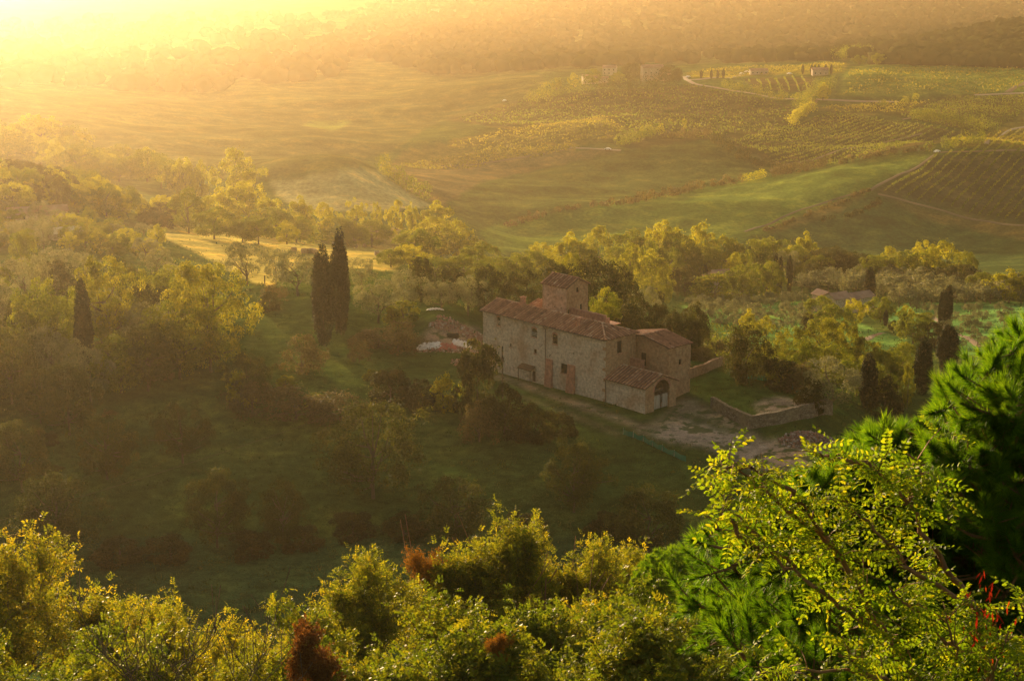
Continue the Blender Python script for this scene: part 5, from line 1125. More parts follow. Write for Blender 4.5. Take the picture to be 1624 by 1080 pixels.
for i, (tx, ty) in enumerate(targets):
    Yt = PY+ptr.uniform(-3.0, 3.5) if i < len(targets)-7 else PY-ptr.uniform(2.6, 3.6); tip = L3(tx+30, ty+36, Yt); att = Vector((0, 0, min(ztop*.97, max(2, tip.z-ptr.uniform(.25, .5)*tip.xy.length*.6))))
    mid = att.lerp(tip, .5)+Vector((0, 0, -.25-.04*tip.xy.length)); P5 = []
    for k in range(9): t = k/8; P5.append(att*(1-t)**2+mid*2*t*(1-t)+tip*t*t+Vector((ptr.gauss(0,.05), ptr.gauss(0,.05), ptr.gauss(0,.04)))*(t*(1-t)*4))
    P5[-1] = tip; r0 = .05+.012*(tip-att).length
    mb = MB(); mb.tube(P5, [r0*(1-.11*k) for k in range(9)], 6)
    tufts.append((tip, (P5[-1]-P5[-2]).normalized()))
    Ln = (tip-att).length
    for k in range(int(Ln*4.2)):
        t = 1-ptr.random()**1.3*.62; j = min(7, int(t*8)); b = P5[j].lerp(P5[j+1], t*8-j); d = (P5[j+1]-P5[j]).normalized(); sd = Vector((ptr.gauss(0,1), ptr.gauss(0,1), ptr.gauss(.25,.6))).normalized()
        nd = (d*.8+sd*.9).normalized(); sl_ = ptr.uniform(.45, 1.2)*(1.15-t*.45); e = b+nd*sl_+Vector((0,0,.12))
        if not okp(e+Vector((0,0,.2))): continue
        mb.tube([b, b.lerp(e, .5)+Vector((0,0,-.04)), e], [.022,.016,.010], 4)
        nd = (nd+Vector((0,0,.35))).normalized(); tufts.append((e, nd))
        for q in range(ptr.randint(2, 4)):
            s2 = (nd*.7+Vector((ptr.gauss(0,.6), ptr.gauss(0,.6), ptr.gauss(.2,.45)))).normalized(); st_ = b.lerp(e, ptr.uniform(.35, .95)); e2 = st_+s2*ptr.uniform(.2, .42)
            if not okp(e2+Vector((0,0,.2))): continue
            mb.tube([st_, e2], [.010,.007], 3); tufts.append((e2, (s2+Vector((0,0,.3))).normalized()))
    mb.build('branch', root, [M_pinebark])
# tufts that show: the largest as parts, the rest joined
rtl = [(t, d) for t, d in tufts]
def inview(t):
    p = np.array(t)+RL; x, y = to_px(*p); return x, y
keep = []
for t, d in rtl:
    x, y = inview(t)
    if -100 < x < 1760 and 440 < y < 1180: keep.append((t, d, x, y))
keep.sort(key=lambda k: np.linalg.norm(np.array(k[0])+RL) + (0 if (k[2] < 1640 and k[3] < 1095) else 50))
print('pine tufts', len(keep))
Vs, Fs, Ts, nb = [], [], [], 0
for i, (t, d, x, y) in enumerate(keep):
    q = d.to_track_quat('Y', 'Z').to_matrix() @ Matrix.Rotation(ptr.uniform(0, 6.28), 3, 'Y'); base = t-d*.22; s = ptr.uniform(.75, 1.2); V_, F_, t_, me = TUFT[i % 6]
    if i >= 290: V_, F_, t_ = LITE[i % 6]
    if i < 290:
        o = link('needle_tuft', me, root); o.matrix_local = Matrix.Translation(base) @ q.to_4x4() @ Matrix.Scale(s, 4)
    else:
        Vs.append(V_@(np.array(q)*s).T+np.array(base)); Fs.append(F_+nb); nb += len(V_); Ts.append(np.clip(t_+ptr.gauss(0, .1), 0, 1))
if Vs:
    o = link('needle_mass', mesh_np('needle_mass', np.concatenate(Vs), np.concatenate(Fs), [M_pine], face_attr=np.concatenate(Ts)), root); o['kind'] = 'stuff'

# --- the locust with feathery compound leaves, in front of the pine
LY = 13.0
M_loc = leaf_mat('leaves_locust', (.06,.115,.008), (.14,.21,.014), (.32,.31,.02), (1.9,1.8,.5), 0.6, 0.5, 0.12, var=.3)
bx = atY(1570, 1500, LY)
root = empty('locust_tree', (bx[0], LY, gz(bx[0], LY)-.1), 0, 'yellow green locust tree with feathery leaves and reddish branches in front of the pine', 'tree')
RL = np.array(root.location); lr = random.Random(31)
def leafproto(seed):
    r = random.Random(seed); m = MB(); n = 7; L_ = .21; pts = [Vector((0, L_*k/n, -.035*(k/n)**2*2.2)) for k in range(n+1)]
    for k in range(n):
        a, b = pts[k], pts[k+1]; w = .0016; m.add([a-Vector((w,0,0)), a+Vector((w,0,0)), b], [(0,1,2)], 0, .6)
    def leaflet(c, d, upn, l, w):
        s = d.cross(upn).normalized(); n_ = upn; e = c+d*l
        m.add([c, c+d*l*.35-s*w*.5+n_*.004, c+d*l*.8-s*w*.38+n_*.003, e, c+d*l*.8+s*w*.38+n_*.003, c+d*l*.35+s*w*.5+n_*.004, c+d*l*.5-n_*.001], [(0,1,6),(1,2,6),(2,3,6),(3,4,6),(4,5,6),(5,0,6)], 0, min(1, max(0, r.gauss(.5, .17))))
    for k in range(1, n+1):
        for sg in (-1, 1):
            if r.random() < .06: continue
            d = Vector((sg*.92, .38+r.gauss(0,.1), r.gauss(-.28,.18))).normalized(); up_ = Vector((sg*.3+r.gauss(0,.2), r.gauss(0,.2), 1)).normalized()
            leaflet(pts[k]+Vector((sg*.002,0,0)), d, (up_-d*up_.dot(d)).normalized(), .042*r.uniform(.8,1.15)*(1-.25*abs(k/n-.5)), .021)
    leaflet(pts[n], Vector((0,.95,-.3)).normalized(), Vector((0,.3,.95)), .042, .021)
    V_ = np.array(m.v); tri = [f for f in m.f]; return V_, np.array(tri), np.array(m.t)
LP = []
for k in range(5):
    V_, F_, t_ = leafproto(k); LP.append((V_, F_, t_, mesh_np('compound_leaf', V_, F_, [M_loc], face_attr=t_)))
main = [[(1560,1500,13),(1480,1130,13),(1400,1000,12.8),(1330,880,12.6),(1275,800,12.4)], [(1560,1500,13),(1600,1200,13.2),(1565,1050,13.2),(1545,960,13),(1500,900,12.9),(1440,800,12.7),(1385,740,12.5)],
        [(1400,1000,12.8),(1330,960,12.4),(1260,900,12.2),(1190,860,12.0)], [(1440,800,12.7),(1470,750,12.9),(1440,720,12.8)], [(1330,880,12.6),(1280,830,12.6),(1220,780,12.4),(1170,745,12.3)],
        [(1275,800,12.4),(1240,770,12.3),(1190,740,12.2)], [(1545,960,13),(1440,900,12.5),(1400,850,12.4),(1330,800,12.3)],
        [(1565,1050,13.2),(1480,1000,12.5),(1410,930,12.2)], [(1480,1130,13),(1400,1080,12.3),(1330,1040,12)], [(1600,1200,13.2),(1640,1050,13),(1620,960,12.9)], [(1385,740,12.5),(1330,725,12.4),(1300,718,12.4)],
        [(1190,860,12),(1150,820,11.9),(1125,850,11.9)], [(1260,900,12.2),(1200,850,12.2),(1150,800,12.1)], [(1480,1130,13),(1520,1040,12.3),(1500,980,12.2)], [(1600,1200,13.2),(1560,1100,12.2),(1600,1000,12.2)],
        [(1400,1080,12.3),(1300,1060,12),(1200,1070,11.9)],[(1190,740,12.2),(1160,740,12.2),(1140,750,12.2)]]
tw = MB(); spots = []
for bi, br in enumerate(main):
    pts = [L3(a, b, c) for a, b, c in br]; P5 = []
    for k in range(len(pts)-1):
        for q in range(5):
            t = q/5; P5.append(pts[k].lerp(pts[k+1], t)+Vector((lr.gauss(0,.015), lr.gauss(0,.02), lr.gauss(0,.015))))
    P5.append(pts[-1]); n = len(P5); r0 = (.055 if bi < 2 else .022 if bi < 12 else .014); r1 = .007; mb = MB(); mb.tube(P5, [r0+(r1-r0)*k/(n-1) for k in range(n)], 7); mb.build('limb' if bi < 2 else 'branch', root, [M_bark_red])
    Ln = sum((P5[k+1]-P5[k]).length for k in range(n-1))
    for k in range(int(Ln*8.5)):
        t = .10+.9*lr.random()**.8; f = t*(n-1); j = min(n-2, int(f)); b = P5[j].lerp(P5[j+1], f-j); x, y = to_px(*(np.array(b)+RL))
        if y > 1150: continue
        d = (P5[j+1]-P5[j]).normalized(); sd = Vector((lr.gauss(0,1), lr.gauss(0,.7), lr.gauss(.35,.7))).normalized(); nd = (d*.5+sd).normalized(); L_ = lr.uniform(.10, .34); e = b+nd*L_
        tw.tube([b, b.lerp(e,.5)+Vector((0,0,.02)), e], [.006,.0045,.003], 3, cap=False)
        for q in range(lr.randint(3, 5)):
            tt_ = lr.uniform(.2, 1); c = b.lerp(e, tt_); ld = (nd*.3+Vector((lr.gauss(0,1), lr.gauss(0,.8), lr.gauss(-.1,.5)))).normalized(); spots.append((c, ld))
o = tw.build('twigs', root, [M_bark_red]); o['kind'] = 'stuff'
sp2 = []
for c, ld in spots:
    x, y = to_px(*(np.array(c)+RL))
    if y < 1130 and x < 1700: sp2.append((np.linalg.norm(np.array(c)+RL)+(0 if (x < 1630 and y < 1090) else 30), c, ld))
sp2.sort(key=lambda a: a[0]); print('locust leaves', len(sp2))
Vs, Fs, Ts, nb = [], [], [], 0
for i, (_, c, ld) in enumerate(sp2):
    q = ld.to_track_quat('Y', 'Z').to_matrix() @ Matrix.Rotation(lr.gauss(0, .5), 3, 'Y'); s = lr.uniform(.85, 1.3); V_, F_, t_, me = LP[i % 5]
    if i < 285:
        o = link('compound_leaf', me, root); o.matrix_local = Matrix.Translation(c) @ q.to_4x4() @ Matrix.Scale(s, 4)
    else:
        Vs.append(V_@(np.array(q)*s).T+np.array(c)); Fs.append(F_+nb); nb += len(V_); Ts.append(np.clip(t_+lr.gauss(0, .14), 0, 1))
o = link('leaf_mass', mesh_np('leaf_mass', np.concatenate(Vs), np.concatenate(Fs), [M_loc], face_attr=np.concatenate(Ts)), root); o['kind'] = 'stuff'
# red hanging sumac-like leaves low in the locust
M_redleaf = leaf_mat('leaves_red', (.16,.012,.008), (.26,.03,.012), (.34,.07,.015), (1.6,1.,.6), .45)
r = np.random.default_rng(8); n = 60; cc = np.array([np.array(L3(1568+r.normal()*20, 985+r.normal()*32, 12.4+r.normal()*.2)) for _ in range(n)]); V_, F_ = leaf_quads(cc, unit(r.normal(size=(n,3))*.5+np.array([0,-1,.3])), r.uniform(.05,.11,n), r.uniform(.010,.02,n), r, up=unit(np.array([0,0,-1.])+r.normal(size=(n,3))*.25))
o = link('seed_pods', mesh_np('seed_pods', V_, F_, [M_redleaf], face_attr=r.random(n)), root); o['label'] = 'cluster of hanging red pods'; o['kind'] = 'stuff'
#@@D_END

# ------------------------------------------------------------------ far fields: vine rows, woods, farm tracks, houses
def rows(poly, pa, pb, spacing, label, group, mat, seed, single=True, size=(1.5,.9), per=3.2, name='vine_row', cat='vines', maxrows=80, leaf=1.0):
    W_ = [tuple(hit(*p)[:2]) for p in poly]; a = hit(*pa); b = hit(*pb); d = np.array([b[0]-a[0], b[1]-a[1]]); d /= np.linalg.norm(d); nrm = np.array([-d[1], d[0]]); c = np.mean(W_, 0)
    pr = [(np.dot(np.array(p)-c, d), np.dot(np.array(p)-c, nrm)) for p in W_]; n0, n1 = min(p[1] for p in pr), max(p[1] for p in pr)
    r = np.random.default_rng(seed); k = int((n1-n0)/spacing); out = []; allV, allF, allT, nb = [], [], [], 0
    if k > maxrows: spacing = (n1-n0)/maxrows; k = maxrows
    for i in range(k):
        q = n0+(i+.5)*spacing; xs = []
        for (s0, t0), (s1, t1) in zip(pr, pr[1:]+pr[:1]):
            if (t0-q)*(t1-q) < 0: xs.append(s0+(s1-s0)*(q-t0)/(t1-t0))
        xs.sort()
        for s0, s1 in zip(xs[::2], xs[1::2]):
            s0 += 2; s1 -= 2
            if s1-s0 < 6: continue
            n = int((s1-s0)*per); s = r.uniform(s0, s1, n); P2 = c+np.outer(s, d)+np.outer(np.full(n, q)+r.normal(size=n)*size[1]*.22, nrm)
            gapk = _vnoise(P2[:,0]/30, P2[:,1]/30, 9) > -1.35; P2 = P2[gapk]; n = len(P2)
            if n < 4: continue
            Z = height(P2[:,0], P2[:,1])+size[0]*r.uniform(.15, 1.05, n); P3 = np.column_stack([P2, Z])
            nr = unit(r.normal(size=(n,3))+np.array([*nrm, .2])*.5*np.sign(r.normal(size=(n,1)))+np.array([0,0,.4])); sz = leaf*r.uniform(.6, 1.3, n); B = np.array([P2[0,0], P2[0,1], float(height(P2[0,0], P2[0,1]))])
            V_, F_ = leaf_quads(P3-(B if single else 0), nr, sz, sz*.75, r); t_ = np.clip(.45+r.normal(size=n)*.2+.35*_vnoise(P2[:,0]/40, P2[:,1]/40, seed+30), 0, 1)
            if single:
                o = link(name, mesh_np(name, V_, F_, [mat], face_attr=t_)); o.location = B; tag(o, label, cat, group); out.append(o)
            else: allV.append(V_); allF.append(F_+nb); nb += len(V_); allT.append(t_)
    if not single and allV:
        o = link('vines', mesh_np('vines', np.concatenate(allV), np.concatenate(allF), [mat], face_attr=np.concatenate(allT))); o['kind'] = 'stuff'; tag(o, label, cat)
    return out
rows([(1484,246),(1720,236),(1720,372),(1624,352),(1500,328),(1390,304)], (1425,305), (1500,248), 5.2, 'long vine row of the big vineyard on the right hillside', 'vine rows of the big right vineyard', M_vine, 1, per=4.0, leaf=.95, size=(1.7,.7))
rows([(1425,184),(1500,153),(1720,142),(1720,178),(1624,183),(1565,209),(1480,194)], (1440,183), (1560,205), 6.0, 'vine row of the striped vineyard above the dark hedge', 'vine rows of the upper striped vineyard', M_vine, 2, per=2.8, leaf=1.1, size=(1.9,.8))
rows([(1155,226),(1240,202),(1320,180),(1475,200),(1530,214),(1420,240),(1240,264)], (1200,245), (1400,195), 6.0, 'vine row of the shaded vineyard on the middle slope', 'vine rows of the middle vineyard', M_vine, 3, per=2.4, leaf=1.05, size=(1.7,.8))
rows([(1180,126),(1290,123),(1290,147),(1205,141)], (1215,124), (1225,143), 7.0, 'vine row on the hilltop field under the farm', 'vine rows of the hilltop field', M_vine, 4, per=2, leaf=1.3)
rows([(1087,116),(1150,109),(1343,102),(1338,115),(1200,119),(1100,125)], (1100,121), (1320,108), 6.5, 'golden vines on the hilltop plateau', None, M_vine_y, 5, single=False, per=1.2, leaf=1.5)
rows([(630,262),(700,250),(800,236),(910,229),(928,235),(800,256),(660,269)], (650,266), (900,234), 4.5, 'bright yellow strip of vines above the ploughed field', None, M_vine_y, 6, single=False, per=2.4, leaf=1.2)
rows([(700,235),(800,205),(960,185),(1000,208),(960,222),(900,228),(760,240)], (720,235), (960,195), 6, 'patchy yellow vines on the left hillside', None, M_vine_y, 7, single=False, per=1.0, leaf=1.3)
rows([(720,190),(860,150),(1100,135),(1270,172),(1230,212),(1120,220),(1000,208),(960,185),(800,203)], (760,190), (1200,190), 7, 'dull green vines covering the broad hillside', None, M_vine, 8, single=False, per=.8, leaf=1.5)
rows([(1333,150),(1345,112),(1500,106),(1720,106),(1720,138),(1500,149),(1402,151)], (1350,140), (1600,125), 8, 'patchy green and yellow vines on the high right field', None, M_vine_y, 9, single=False, per=.7, leaf=1.6)
rows([(1502,231),(1560,213),(1720,190),(1720,232),(1624,236)], (1510,231), (1620,205), 5, 'green yellow vines beside the farm track', None, M_vine_y, 10, single=False, per=1.6, leaf=1.2)
rows([(1295,172),(1400,159),(1478,161),(1425,182),(1335,181)], (1310,172), (1460,164), 6, 'green yellow vines above the middle vineyard', None, M_vine_y, 11, single=False, per=1.2, leaf=1.3)
rows([(1115,480),(1150,466),(1225,470),(1228,478),(1150,480)], (1120,477), (1220,474), 4, 'yellow green vines in the strip above the olive grove', None, M_vine_y, 12, single=False, per=3, leaf=.8)
rows([(1092,540),(1112,508),(1196,522),(1188,556),(1112,572)], (1095,545), (1190,555), 3.6, 'vine row on the terrace slope behind the garden wall', 'vine rows of the small terraced vineyard', M_vine, 13, per=5, leaf=.55, size=(1.2,.8))
rows([(300,350),(345,348),(440,363),(435,370),(330,358)], (310,352), (430,366), 3.5, 'golden vines between the two hedges', None, M_vine_y, 14, single=False, per=2.5, leaf=.8)
def ribbon(name, pxs, w, mat, off=.12, step=6):
    P_ = [hit(*p)[:2] for p in pxs]; pts = []
    for (x0, y0), (x1, y1) in zip(P_[:-1], P_[1:]):
        n = max(1, int(math.hypot(x1-x0, y1-y0)/step)); pts += [(x0+(x1-x0)*i/n, y0+(y1-y0)*i/n) for i in range(n)]
    pts.append(tuple(P_[-1])); pts = np.array(pts)
    for _ in range(6): pts[1:-1] = pts[1:-1]*.5+(pts[2:]+pts[:-2])*.25
    d = np.gradient(pts, axis=0); d /= np.linalg.norm(d, axis=1, keepdims=True); nn = np.stack([-d[:,1], d[:,0]], 1); V_ = []; k = 5
    for j in range(k):
        q = pts+nn*w*(j/(k-1)-.5); V_.append(np.column_stack([q, height(q[:,0], q[:,1])+(off if 0 < j < k-1 else -.1)]))
    V_ = np.stack(V_, 1).reshape(-1, 3); m_ = len(pts); F_ = [(i*k+j, i*k+j+1, (i+1)*k+j+1, (i+1)*k+j) for i in range(m_-1) for j in range(k-1)]
    o = link(name, mesh_np(name, V_, F_, [mat])); o['kind'] = 'structure'; return o
M_dirt = simple_mat('pale_gravel_road', [(.3,(.22,.18,.14)),(.7,(.34,.29,.23))], .05, .95, 5)
M_track = simple_mat('earth_track', [(.3,(.13,.09,.055)),(.7,(.22,.16,.10))], .08, .95, 5)
ribbon('gravel_road', [(1086,122),(1092,130),(1112,137),(1160,143),(1203,150),(1222,156),(1288,159),(1345,160),(1425,162)], 4.9, M_dirt, .3)
ribbon('gravel_road', [(1545,151),(1590,148),(1640,147)], 5.6, M_dirt, .3)
ribbon('farm_track', [(1598,147),(1612,138),(1640,124)], 6.3, M_track, .3)
ribbon('gravel_road', [(1090,127),(1125,125),(1162,123),(1180,118)], 4.9, M_dirt, .3)
ribbon('farm_track', [(1292,160),(1283,172),(1268,182)], 5.6, M_track, .3)
ribbon('farm_track', [(1484,243),(1560,241),(1640,240)], 2.8, M_track, .25)
ribbon('farm_track', [(1564,229),(1585,218),(1605,205),(1640,196)], 3.5, M_dirt, .25)
ribbon('farm_track', [(1430,190),(1480,182),(1430,184),(1415,190)][:2], 2.8, M_track, .25)
ribbon('farm_track', [(1240,263),(1320,243),(1400,226),(1462,212)], 2.8, M_track, .25)
ribbon('farm_track', [(1380,303),(1430,275),(1482,246)], 2.4, M_track, .2)
ribbon('farm_track', [(1392,308),(1500,331),(1640,358)], 2.8, M_track, .2)
ribbon('farm_track', [(905,234),(935,237),(985,239)], 2.8, M_dirt, .25)
ribbon('farm_track', [(700,265),(800,255),(905,236)], 2.1, M_track, .25)
ribbon('farm_track', [(1180,368),(1240,344),(1310,318),(1378,303)], 1.8, M_track, .2)
ribbon('garden_path', [(1370,540),(1400,528),(1340,536),(1310,530)][:2], 3, M_track, .1)
ribbon('garden_path', [(1475,500),(1510,528),(1560,550)], 3, M_track, .12)
# far woods
_b = bmesh.new(); bmesh.ops.create_icosphere(_b, subdivisions=2, radius=1.0); ICO = (np.array([v.co[:] for v in _b.verts]), np.array([[v.index for v in f.verts] for f in _b.faces])); _b.free()
def woods(poly, n, hh, label, mat, seed, cards=22, leaf=2.6):
    r = np.random.default_rng(seed); xs = [p[0] for p in poly]; ys = [p[1] for p in poly]; Vs = []; Fs = []; Ts = []; nb = 0; k = 0; P = []
    while len(P) < n and k < n*8:
        k += 1; px, py = r.uniform(min(xs), max(xs)), r.uniform(min(ys), max(ys))
        if bool(inpoly(np.array(px), np.array(py), poly)): P.append(hit(px, py))
    P = np.array(P); n = len(P); h = r.uniform(*hh, n); w = h*r.uniform(1.1, 1.7, n); 
    BV, BF = ICO; Vs = BV[None]*(1+r.normal(size=(n, len(BV), 1))*.16); Vs = Vs*np.stack([w*.5, w*.5, h*.55], 1)[:, None]+(P+np.column_stack([np.zeros(n), np.zeros(n), h*.42]))[:, None]
    V_ = Vs.reshape(-1, 3); F_ = (BF[None]+(np.arange(n)*len(BV))[:, None, None]).reshape(-1, 3); t_ = np.repeat(np.clip(.45+r.normal(size=n)*.2, 0, 1), len(BF)); o = link('woods', mesh_np('woods', V_, F_, [mat], face_attr=t_, smooth=True)); o['kind'] = 'stuff'; o['label'] = label
woods([(1400,102),(1450,88),(1500,70),(1560,52),(1640,40),(1760,40),(1760,110),(1640,108)], 1200, (8,12), 'dark wood covering the hill at the upper right', M_wood, 1, 26, 2.6)
woods([(620,0),(1640,-6),(1640,52),(1500,80),(1340,96),(1080,102),(900,108),(700,120),(560,90),(560,20)], 2600, (8,13), 'hazy woods on the far valley side', M_wood, 2, 22, 3.0)
woods([(-40,40),(560,20),(560,120),(300,150),(-40,140)], 500, (8,14), 'woods lost in golden haze at upper left', M_wood, 3, 20, 3.6)
woods([(1455,100),(1500,84),(1400,98),(1385,104)], 60, (8,12), 'wood edge trees at the corner of the high field', M_wood, 5, 26, 2.2)
# houses far off
M_roofpink = simple_mat('far_roof_tiles', [(.35,(.24,.14,.10)),(.65,(.36,.23,.17))], .4, .9, 5, .3, 3)
M_roofpale = simple_mat('pale_sheet_roof', [(.35,(.42,.38,.33)),(.65,(.55,.5,.44))], .4, .6, 4)
M_stonefar = masonry('far_stone', [(.32,.25,.18),(.44,.36,.28),(.50,.42,.34)], (.42,.35,.27), .4, patch=(.4,.3,.22))
def house(px, base, w, d, h, rh, rot, label, wall=None, roof=None, win=2, name='stone_house', wings=(), z=None, cat='house'):
    x, y, z_ = hit(px, base); root = empty(name, (x, y, z_), rot, label, cat); wm = wall or M_stonefar; rm = roof or M_roofpink
    def vol(x0, x1, y0, y1, hh, rr, axis='x', nwin=win):
        m = MB(); m.add([(x0,y0,-2),(x1,y0,-2),(x1,y1,-2),(x0,y1,-2),(x0,y0,hh),(x1,y0,hh),(x1,y1,hh),(x0,y1,hh)], [(0,1,5,4),(1,2,6,5),(2,3,7,6),(3,0,4,7)])
        o = .35
        if axis == 'x':
            ym = (y0+y1)/2; m.add([(x0,y0,hh),(x0,y1,hh),(x0,ym,hh+rr)], [(0,1,2)]); m.add([(x1,y0,hh),(x1,y1,hh),(x1,ym,hh+rr)], [(0,1,2)])
            s = rr/((y1-y0)/2)*o; V_ = [(x0-o,y0-o,hh-s+.08),(x1+o,y0-o,hh-s+.08),(x1+o,ym,hh+rr+.08),(x0-o,ym,hh+rr+.08),(x1+o,y1+o,hh-s+.08),(x0-o,y1+o,hh-s+.08)]
        else:
            xm = (x0+x1)/2; m.add([(x0,y0,hh),(x1,y0,hh),(xm,y0,hh+rr)], [(0,1,2)]); m.add([(x0,y1,hh),(x1,y1,hh),(xm,y1,hh+rr)], [(0,1,2)])
            s = rr/((x1-x0)/2)*o; V_ = [(x0-o,y0-o,hh-s+.08),(x0-o,y1+o,hh-s+.08),(xm,y1+o,hh+rr+.08),(xm,y0-o,hh+rr+.08),(x1+o,y1+o,hh-s+.08),(x1+o,y0-o,hh-s+.08)]
        m.build('wall', root, [wm]); rf = MB(); up_ = [(a,b,c+.14) for a,b,c in V_]; rf.add(V_+up_, [(6,7,8,9),(9,8,10,11),(0,3,2,1),(3,5,4,2),(0,1,7,6),(5,11,10,4)]); rf.build('roof', root, [rm])
        for k in range(nwin):
            for lv in range(max(1, int(hh//2.9))):
                xx = x0+(x1-x0)*(k+.5)/nwin; zz_ = .9+lv*2.8; f = MB(); f.box(xx-.55, xx+.55, y0-.05, y0+.06, zz_, zz_+1.35); wo_ = f.build('window', root, [M_plaster]); g = MB(); g.box(xx-.42, xx+.42, y0-.07, y0-.053, zz_+.12, zz_+1.23); g.build('pane', wo_, [M_glass])
    vol(-w/2, w/2, -d/2, d/2, h, rh)
    for wg in wings: vol(*wg)
    return root
house(1326,497,6.5,6,5.2,1.3,.55,'small stone house with stepped tiled roofs among the olives', wings=((3.26,13.5,-2.2,3.2,4.2,1.3,'x',3),(-3,1.5,3.01,8,5.0,1.2,'y',0)))
house(1146,455,9,7,5.0,1.5,.3,'half hidden pinkish house behind the long bushy tree', wings=((-8,-4.51,-2,3,3.8,1.1,'x',1),))
house(937,133,14,9,5.5,1.6,.1,'pale hamlet house at the left end of the hilltop hamlet', wall=M_plaster, wings=((7.01,14,-3,4,4.2,1.2,'x',1),), win=4)
house(967,119,11,8,6,1.8,-.2,'white walled hamlet house behind the pale one', wall=M_plaster, win=3)
house(1034,129,17,11,11,2.2,.15,'tall stone tower house in the middle of the hilltop hamlet', wings=((8.51,15,-4,5,7,1.8,'x',2),), win=4)
house(1203,118,15,8,3.2,1.6,.05,'long low farm building on the hilltop plateau', win=4)
house(1300,119,13,8,4.0,1.8,.0,'hilltop farm house with a pinkish roof behind small cypresses', win=3)
house(692,24,16,10,8,2,.2,'faint hazy farm house on the far slope at the top', win=3)
house(718,22,12,9,6,2,-.1,'faint smaller hazy house right of the other on the far slope', win=2)
house(104,382,7.5,5,2.4,1.1,.5,'low shed with a pale roof on the hazy left slope', roof=M_roofpale, name='farm_shed', cat='shed', win=0)
house(60,350,16,6,2.8,1.2,.35,'long hazy building below the left ridge wood', roof=M_roofpink, win=2)
def car(px, py, label, paint):
    x, y, z = hit(px, py); z += .35; root = empty('parked_car', (x, y, z), .3+px*.7, label, 'car'); m = MB()
    pr = [(-2.1,.35),(-2.1,.85),(-1.3,.95),(-.8,1.42),(.7,1.45),(1.35,.98),(2.1,.85),(2.15,.35)]; vs_ = [(a, s*.85*(1 if b < 1.1 else .82), b) for s in (-1, 1) for a, b in pr]; n = len(pr)
    m.add(vs_, [tuple(range(n))[::-1], tuple(range(n, 2*n))]+[(k, (k+1) % n, n+(k+1) % n, n+k) for k in range(n)]); m.build('body', root, [paint])
    for sx in (-1.3, 1.3):
        for sy in (-.8, .8): w_ = MB(); w_.tube([(sx, sy-.1, .33), (sx, sy+.1, .33)], [.33, .33], 10); w_.build('wheel', root, [M_black])
    for s in (-1, 1): g = MB(); g.quad((-.75,s*.78,1.0),(.95,s*.78,1.0),(.65,s*.72,1.36),(-.65,s*.72,1.36)); g.build('side_window', root, [M_glass])
M_carwhite = simple_mat('white_car_paint', [(.3,(.75,.75,.74)),(.7,(.8,.8,.8))], 1, .3, 2, spec=.5)
car(1091,124,'white car parked where the hilltop lane begins', M_carwhite); car(1176,119,'white car parked left of the long low farm building', M_carwhite)
car(1184,116,'white van like car closest to the long low farm building', M_carwhite); car(1252,119,'white car on the lane between the two hilltop farms', M_carwhite)
car(800,162,'pale car standing in the hazy hillside field', M_carwhite); car(1486,243,'white car at the corner of the big right vineyard', M_carwhite); car(964,239,'white car on the pale path across the hillside', M_carwhite)
# hay bales
M_hay = simple_mat('straw', [(.3,(.22,.14,.07)),(.7,(.36,.25,.12))], 3, .95, 6, .6, 14)
for i, (px, py, lb) in enumerate([(482,402,'round hay bale left of the row of bales in the stubble field'),(490,402,'round hay bale at the left end of the touching row'),(495,402,'round hay bale in the middle of the touching row'),(500,403,'round hay bale at the right end of the touching row'),
        (564,393,'round hay bale right of the cypress tips, left of two'),(578,393,'round hay bale right of the cypress tips, right of two'),(598,406,'lone hay bale farther right in the stubble field'),(466,400,'pale hay bale at the left edge of the bale row')]):
    x, y, z = hit(px, py); m = MB(); m.tube([(-.65,0,0),(-.6,0,0),(.6,0,0),(.65,0,0)], [.68,.75,.75,.68], 18); m.f.append(tuple(range(17, -1, -1))); m.m.append(0); m.t.append(.5)
    o = m.build('hay_bale', None, [M_hay]); o.location = (x, y, z+.7); o.rotation_euler = (0, 0, .4+i*.5); tag(o, lb, 'hay bale', 'hay bales in the stubble field')
x, y, z = hit(420, 450); m = MB(); m.tube([(0,0,-.3),(0,0,1.6),(.02,0,1.75)], [.13,.12,.08], 8); o = m.build('fence_post', None, [M_bark]); o.location = (x, y, z); tag(o, 'dark wooden post standing on the ridge beside the olive trees', 'post')
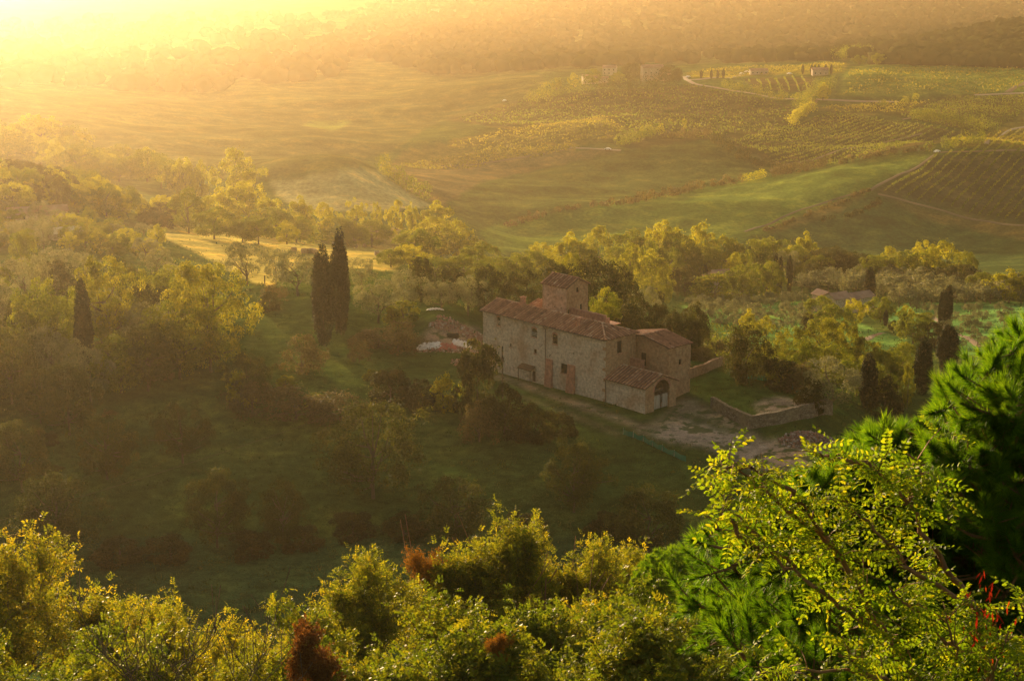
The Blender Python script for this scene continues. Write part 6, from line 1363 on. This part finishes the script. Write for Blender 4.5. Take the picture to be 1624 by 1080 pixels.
# grass tufts on the near ground
def grass(n, seed, mat, ylim, hh, label, wet=1.0, poly=None):
    r = np.random.default_rng(seed); y = 1/r.uniform(1/ylim[1], 1/ylim[0], n); x = r.uniform(-.30, .30, n)*y; cl = _vnoise(x/9, y/9, seed) + _vnoise(x/2.5, y/2.5, seed+1)*.7; k = cl > r.uniform(-1.2, .9, n); x, y = x[k], y[k]
    j = np.clip(np.searchsorted(S_, x/(y+62))-1, 0, len(S_)-2); i = np.clip(np.searchsorted(Yr, y)-1, 0, len(Yr)-2); rr = rid[i, j]; bad = np.isin(rr, [q for q, R_ in enumerate(REG) if R_[0] == 'dirt_yard'])
    gc = gcol[i, j]; bare_ = (gc[:,0] > gc[:,1]*1.12); u = (x-HX)*.68611-(y-HY)*.72749; v = (x-HX)*.72749+(y-HY)*.68611; inh = (u > -28) & (u < 8.6) & (v > -.2) & (v < 12.3)
    k = ~(inh) & ~((bad | bare_) & (r.random(len(x)) < .93)); x, y = x[k], y[k]; z = height(x, y); n = len(x)
    h = r.uniform(*hh, n)*(.7+.5*np.clip(_vnoise(x/6, y/6, 77), -1, 1)); P = np.column_stack([x, y, z+h*.42]); Vs = []; Fs = []; nb = 0
    for q in range(2):
        nr = unit(np.column_stack([r.normal(size=n), r.normal(size=n), r.normal(size=n)*.25])); V_, F_ = leaf_quads(P+r.normal(size=(n,3))*[.15,.15,0], nr, h*1.1, h*.55, r, up=unit(np.column_stack([r.normal(size=n)*.35, r.normal(size=n)*.35, np.ones(n)]))); Vs.append(V_); Fs.append(F_+nb); nb += len(V_)
    t_ = np.tile(np.clip(.45+.3*_vnoise(x/12, y/12, 5)+r.normal(size=n)*.15, 0, 1), 2); o = link('grass', mesh_np('grass', np.concatenate(Vs), np.concatenate(Fs), [mat], face_attr=t_)); o['kind'] = 'stuff'; o['label'] = label
M_grass = leaf_mat('grass_blades', (.028,.05,.018), (.055,.085,.026), (.11,.11,.04), TR, .35, var=0)
grass(80000, 3, M_grass, (165, 340), (.12,.38), 'rough grass and weeds of the meadow and terraces')
grass(40000, 4, M_grass, (330, 620), (.25,.6), 'rough grass of the slopes beyond the farmhouse')
print('objects', len(bpy.data.objects))
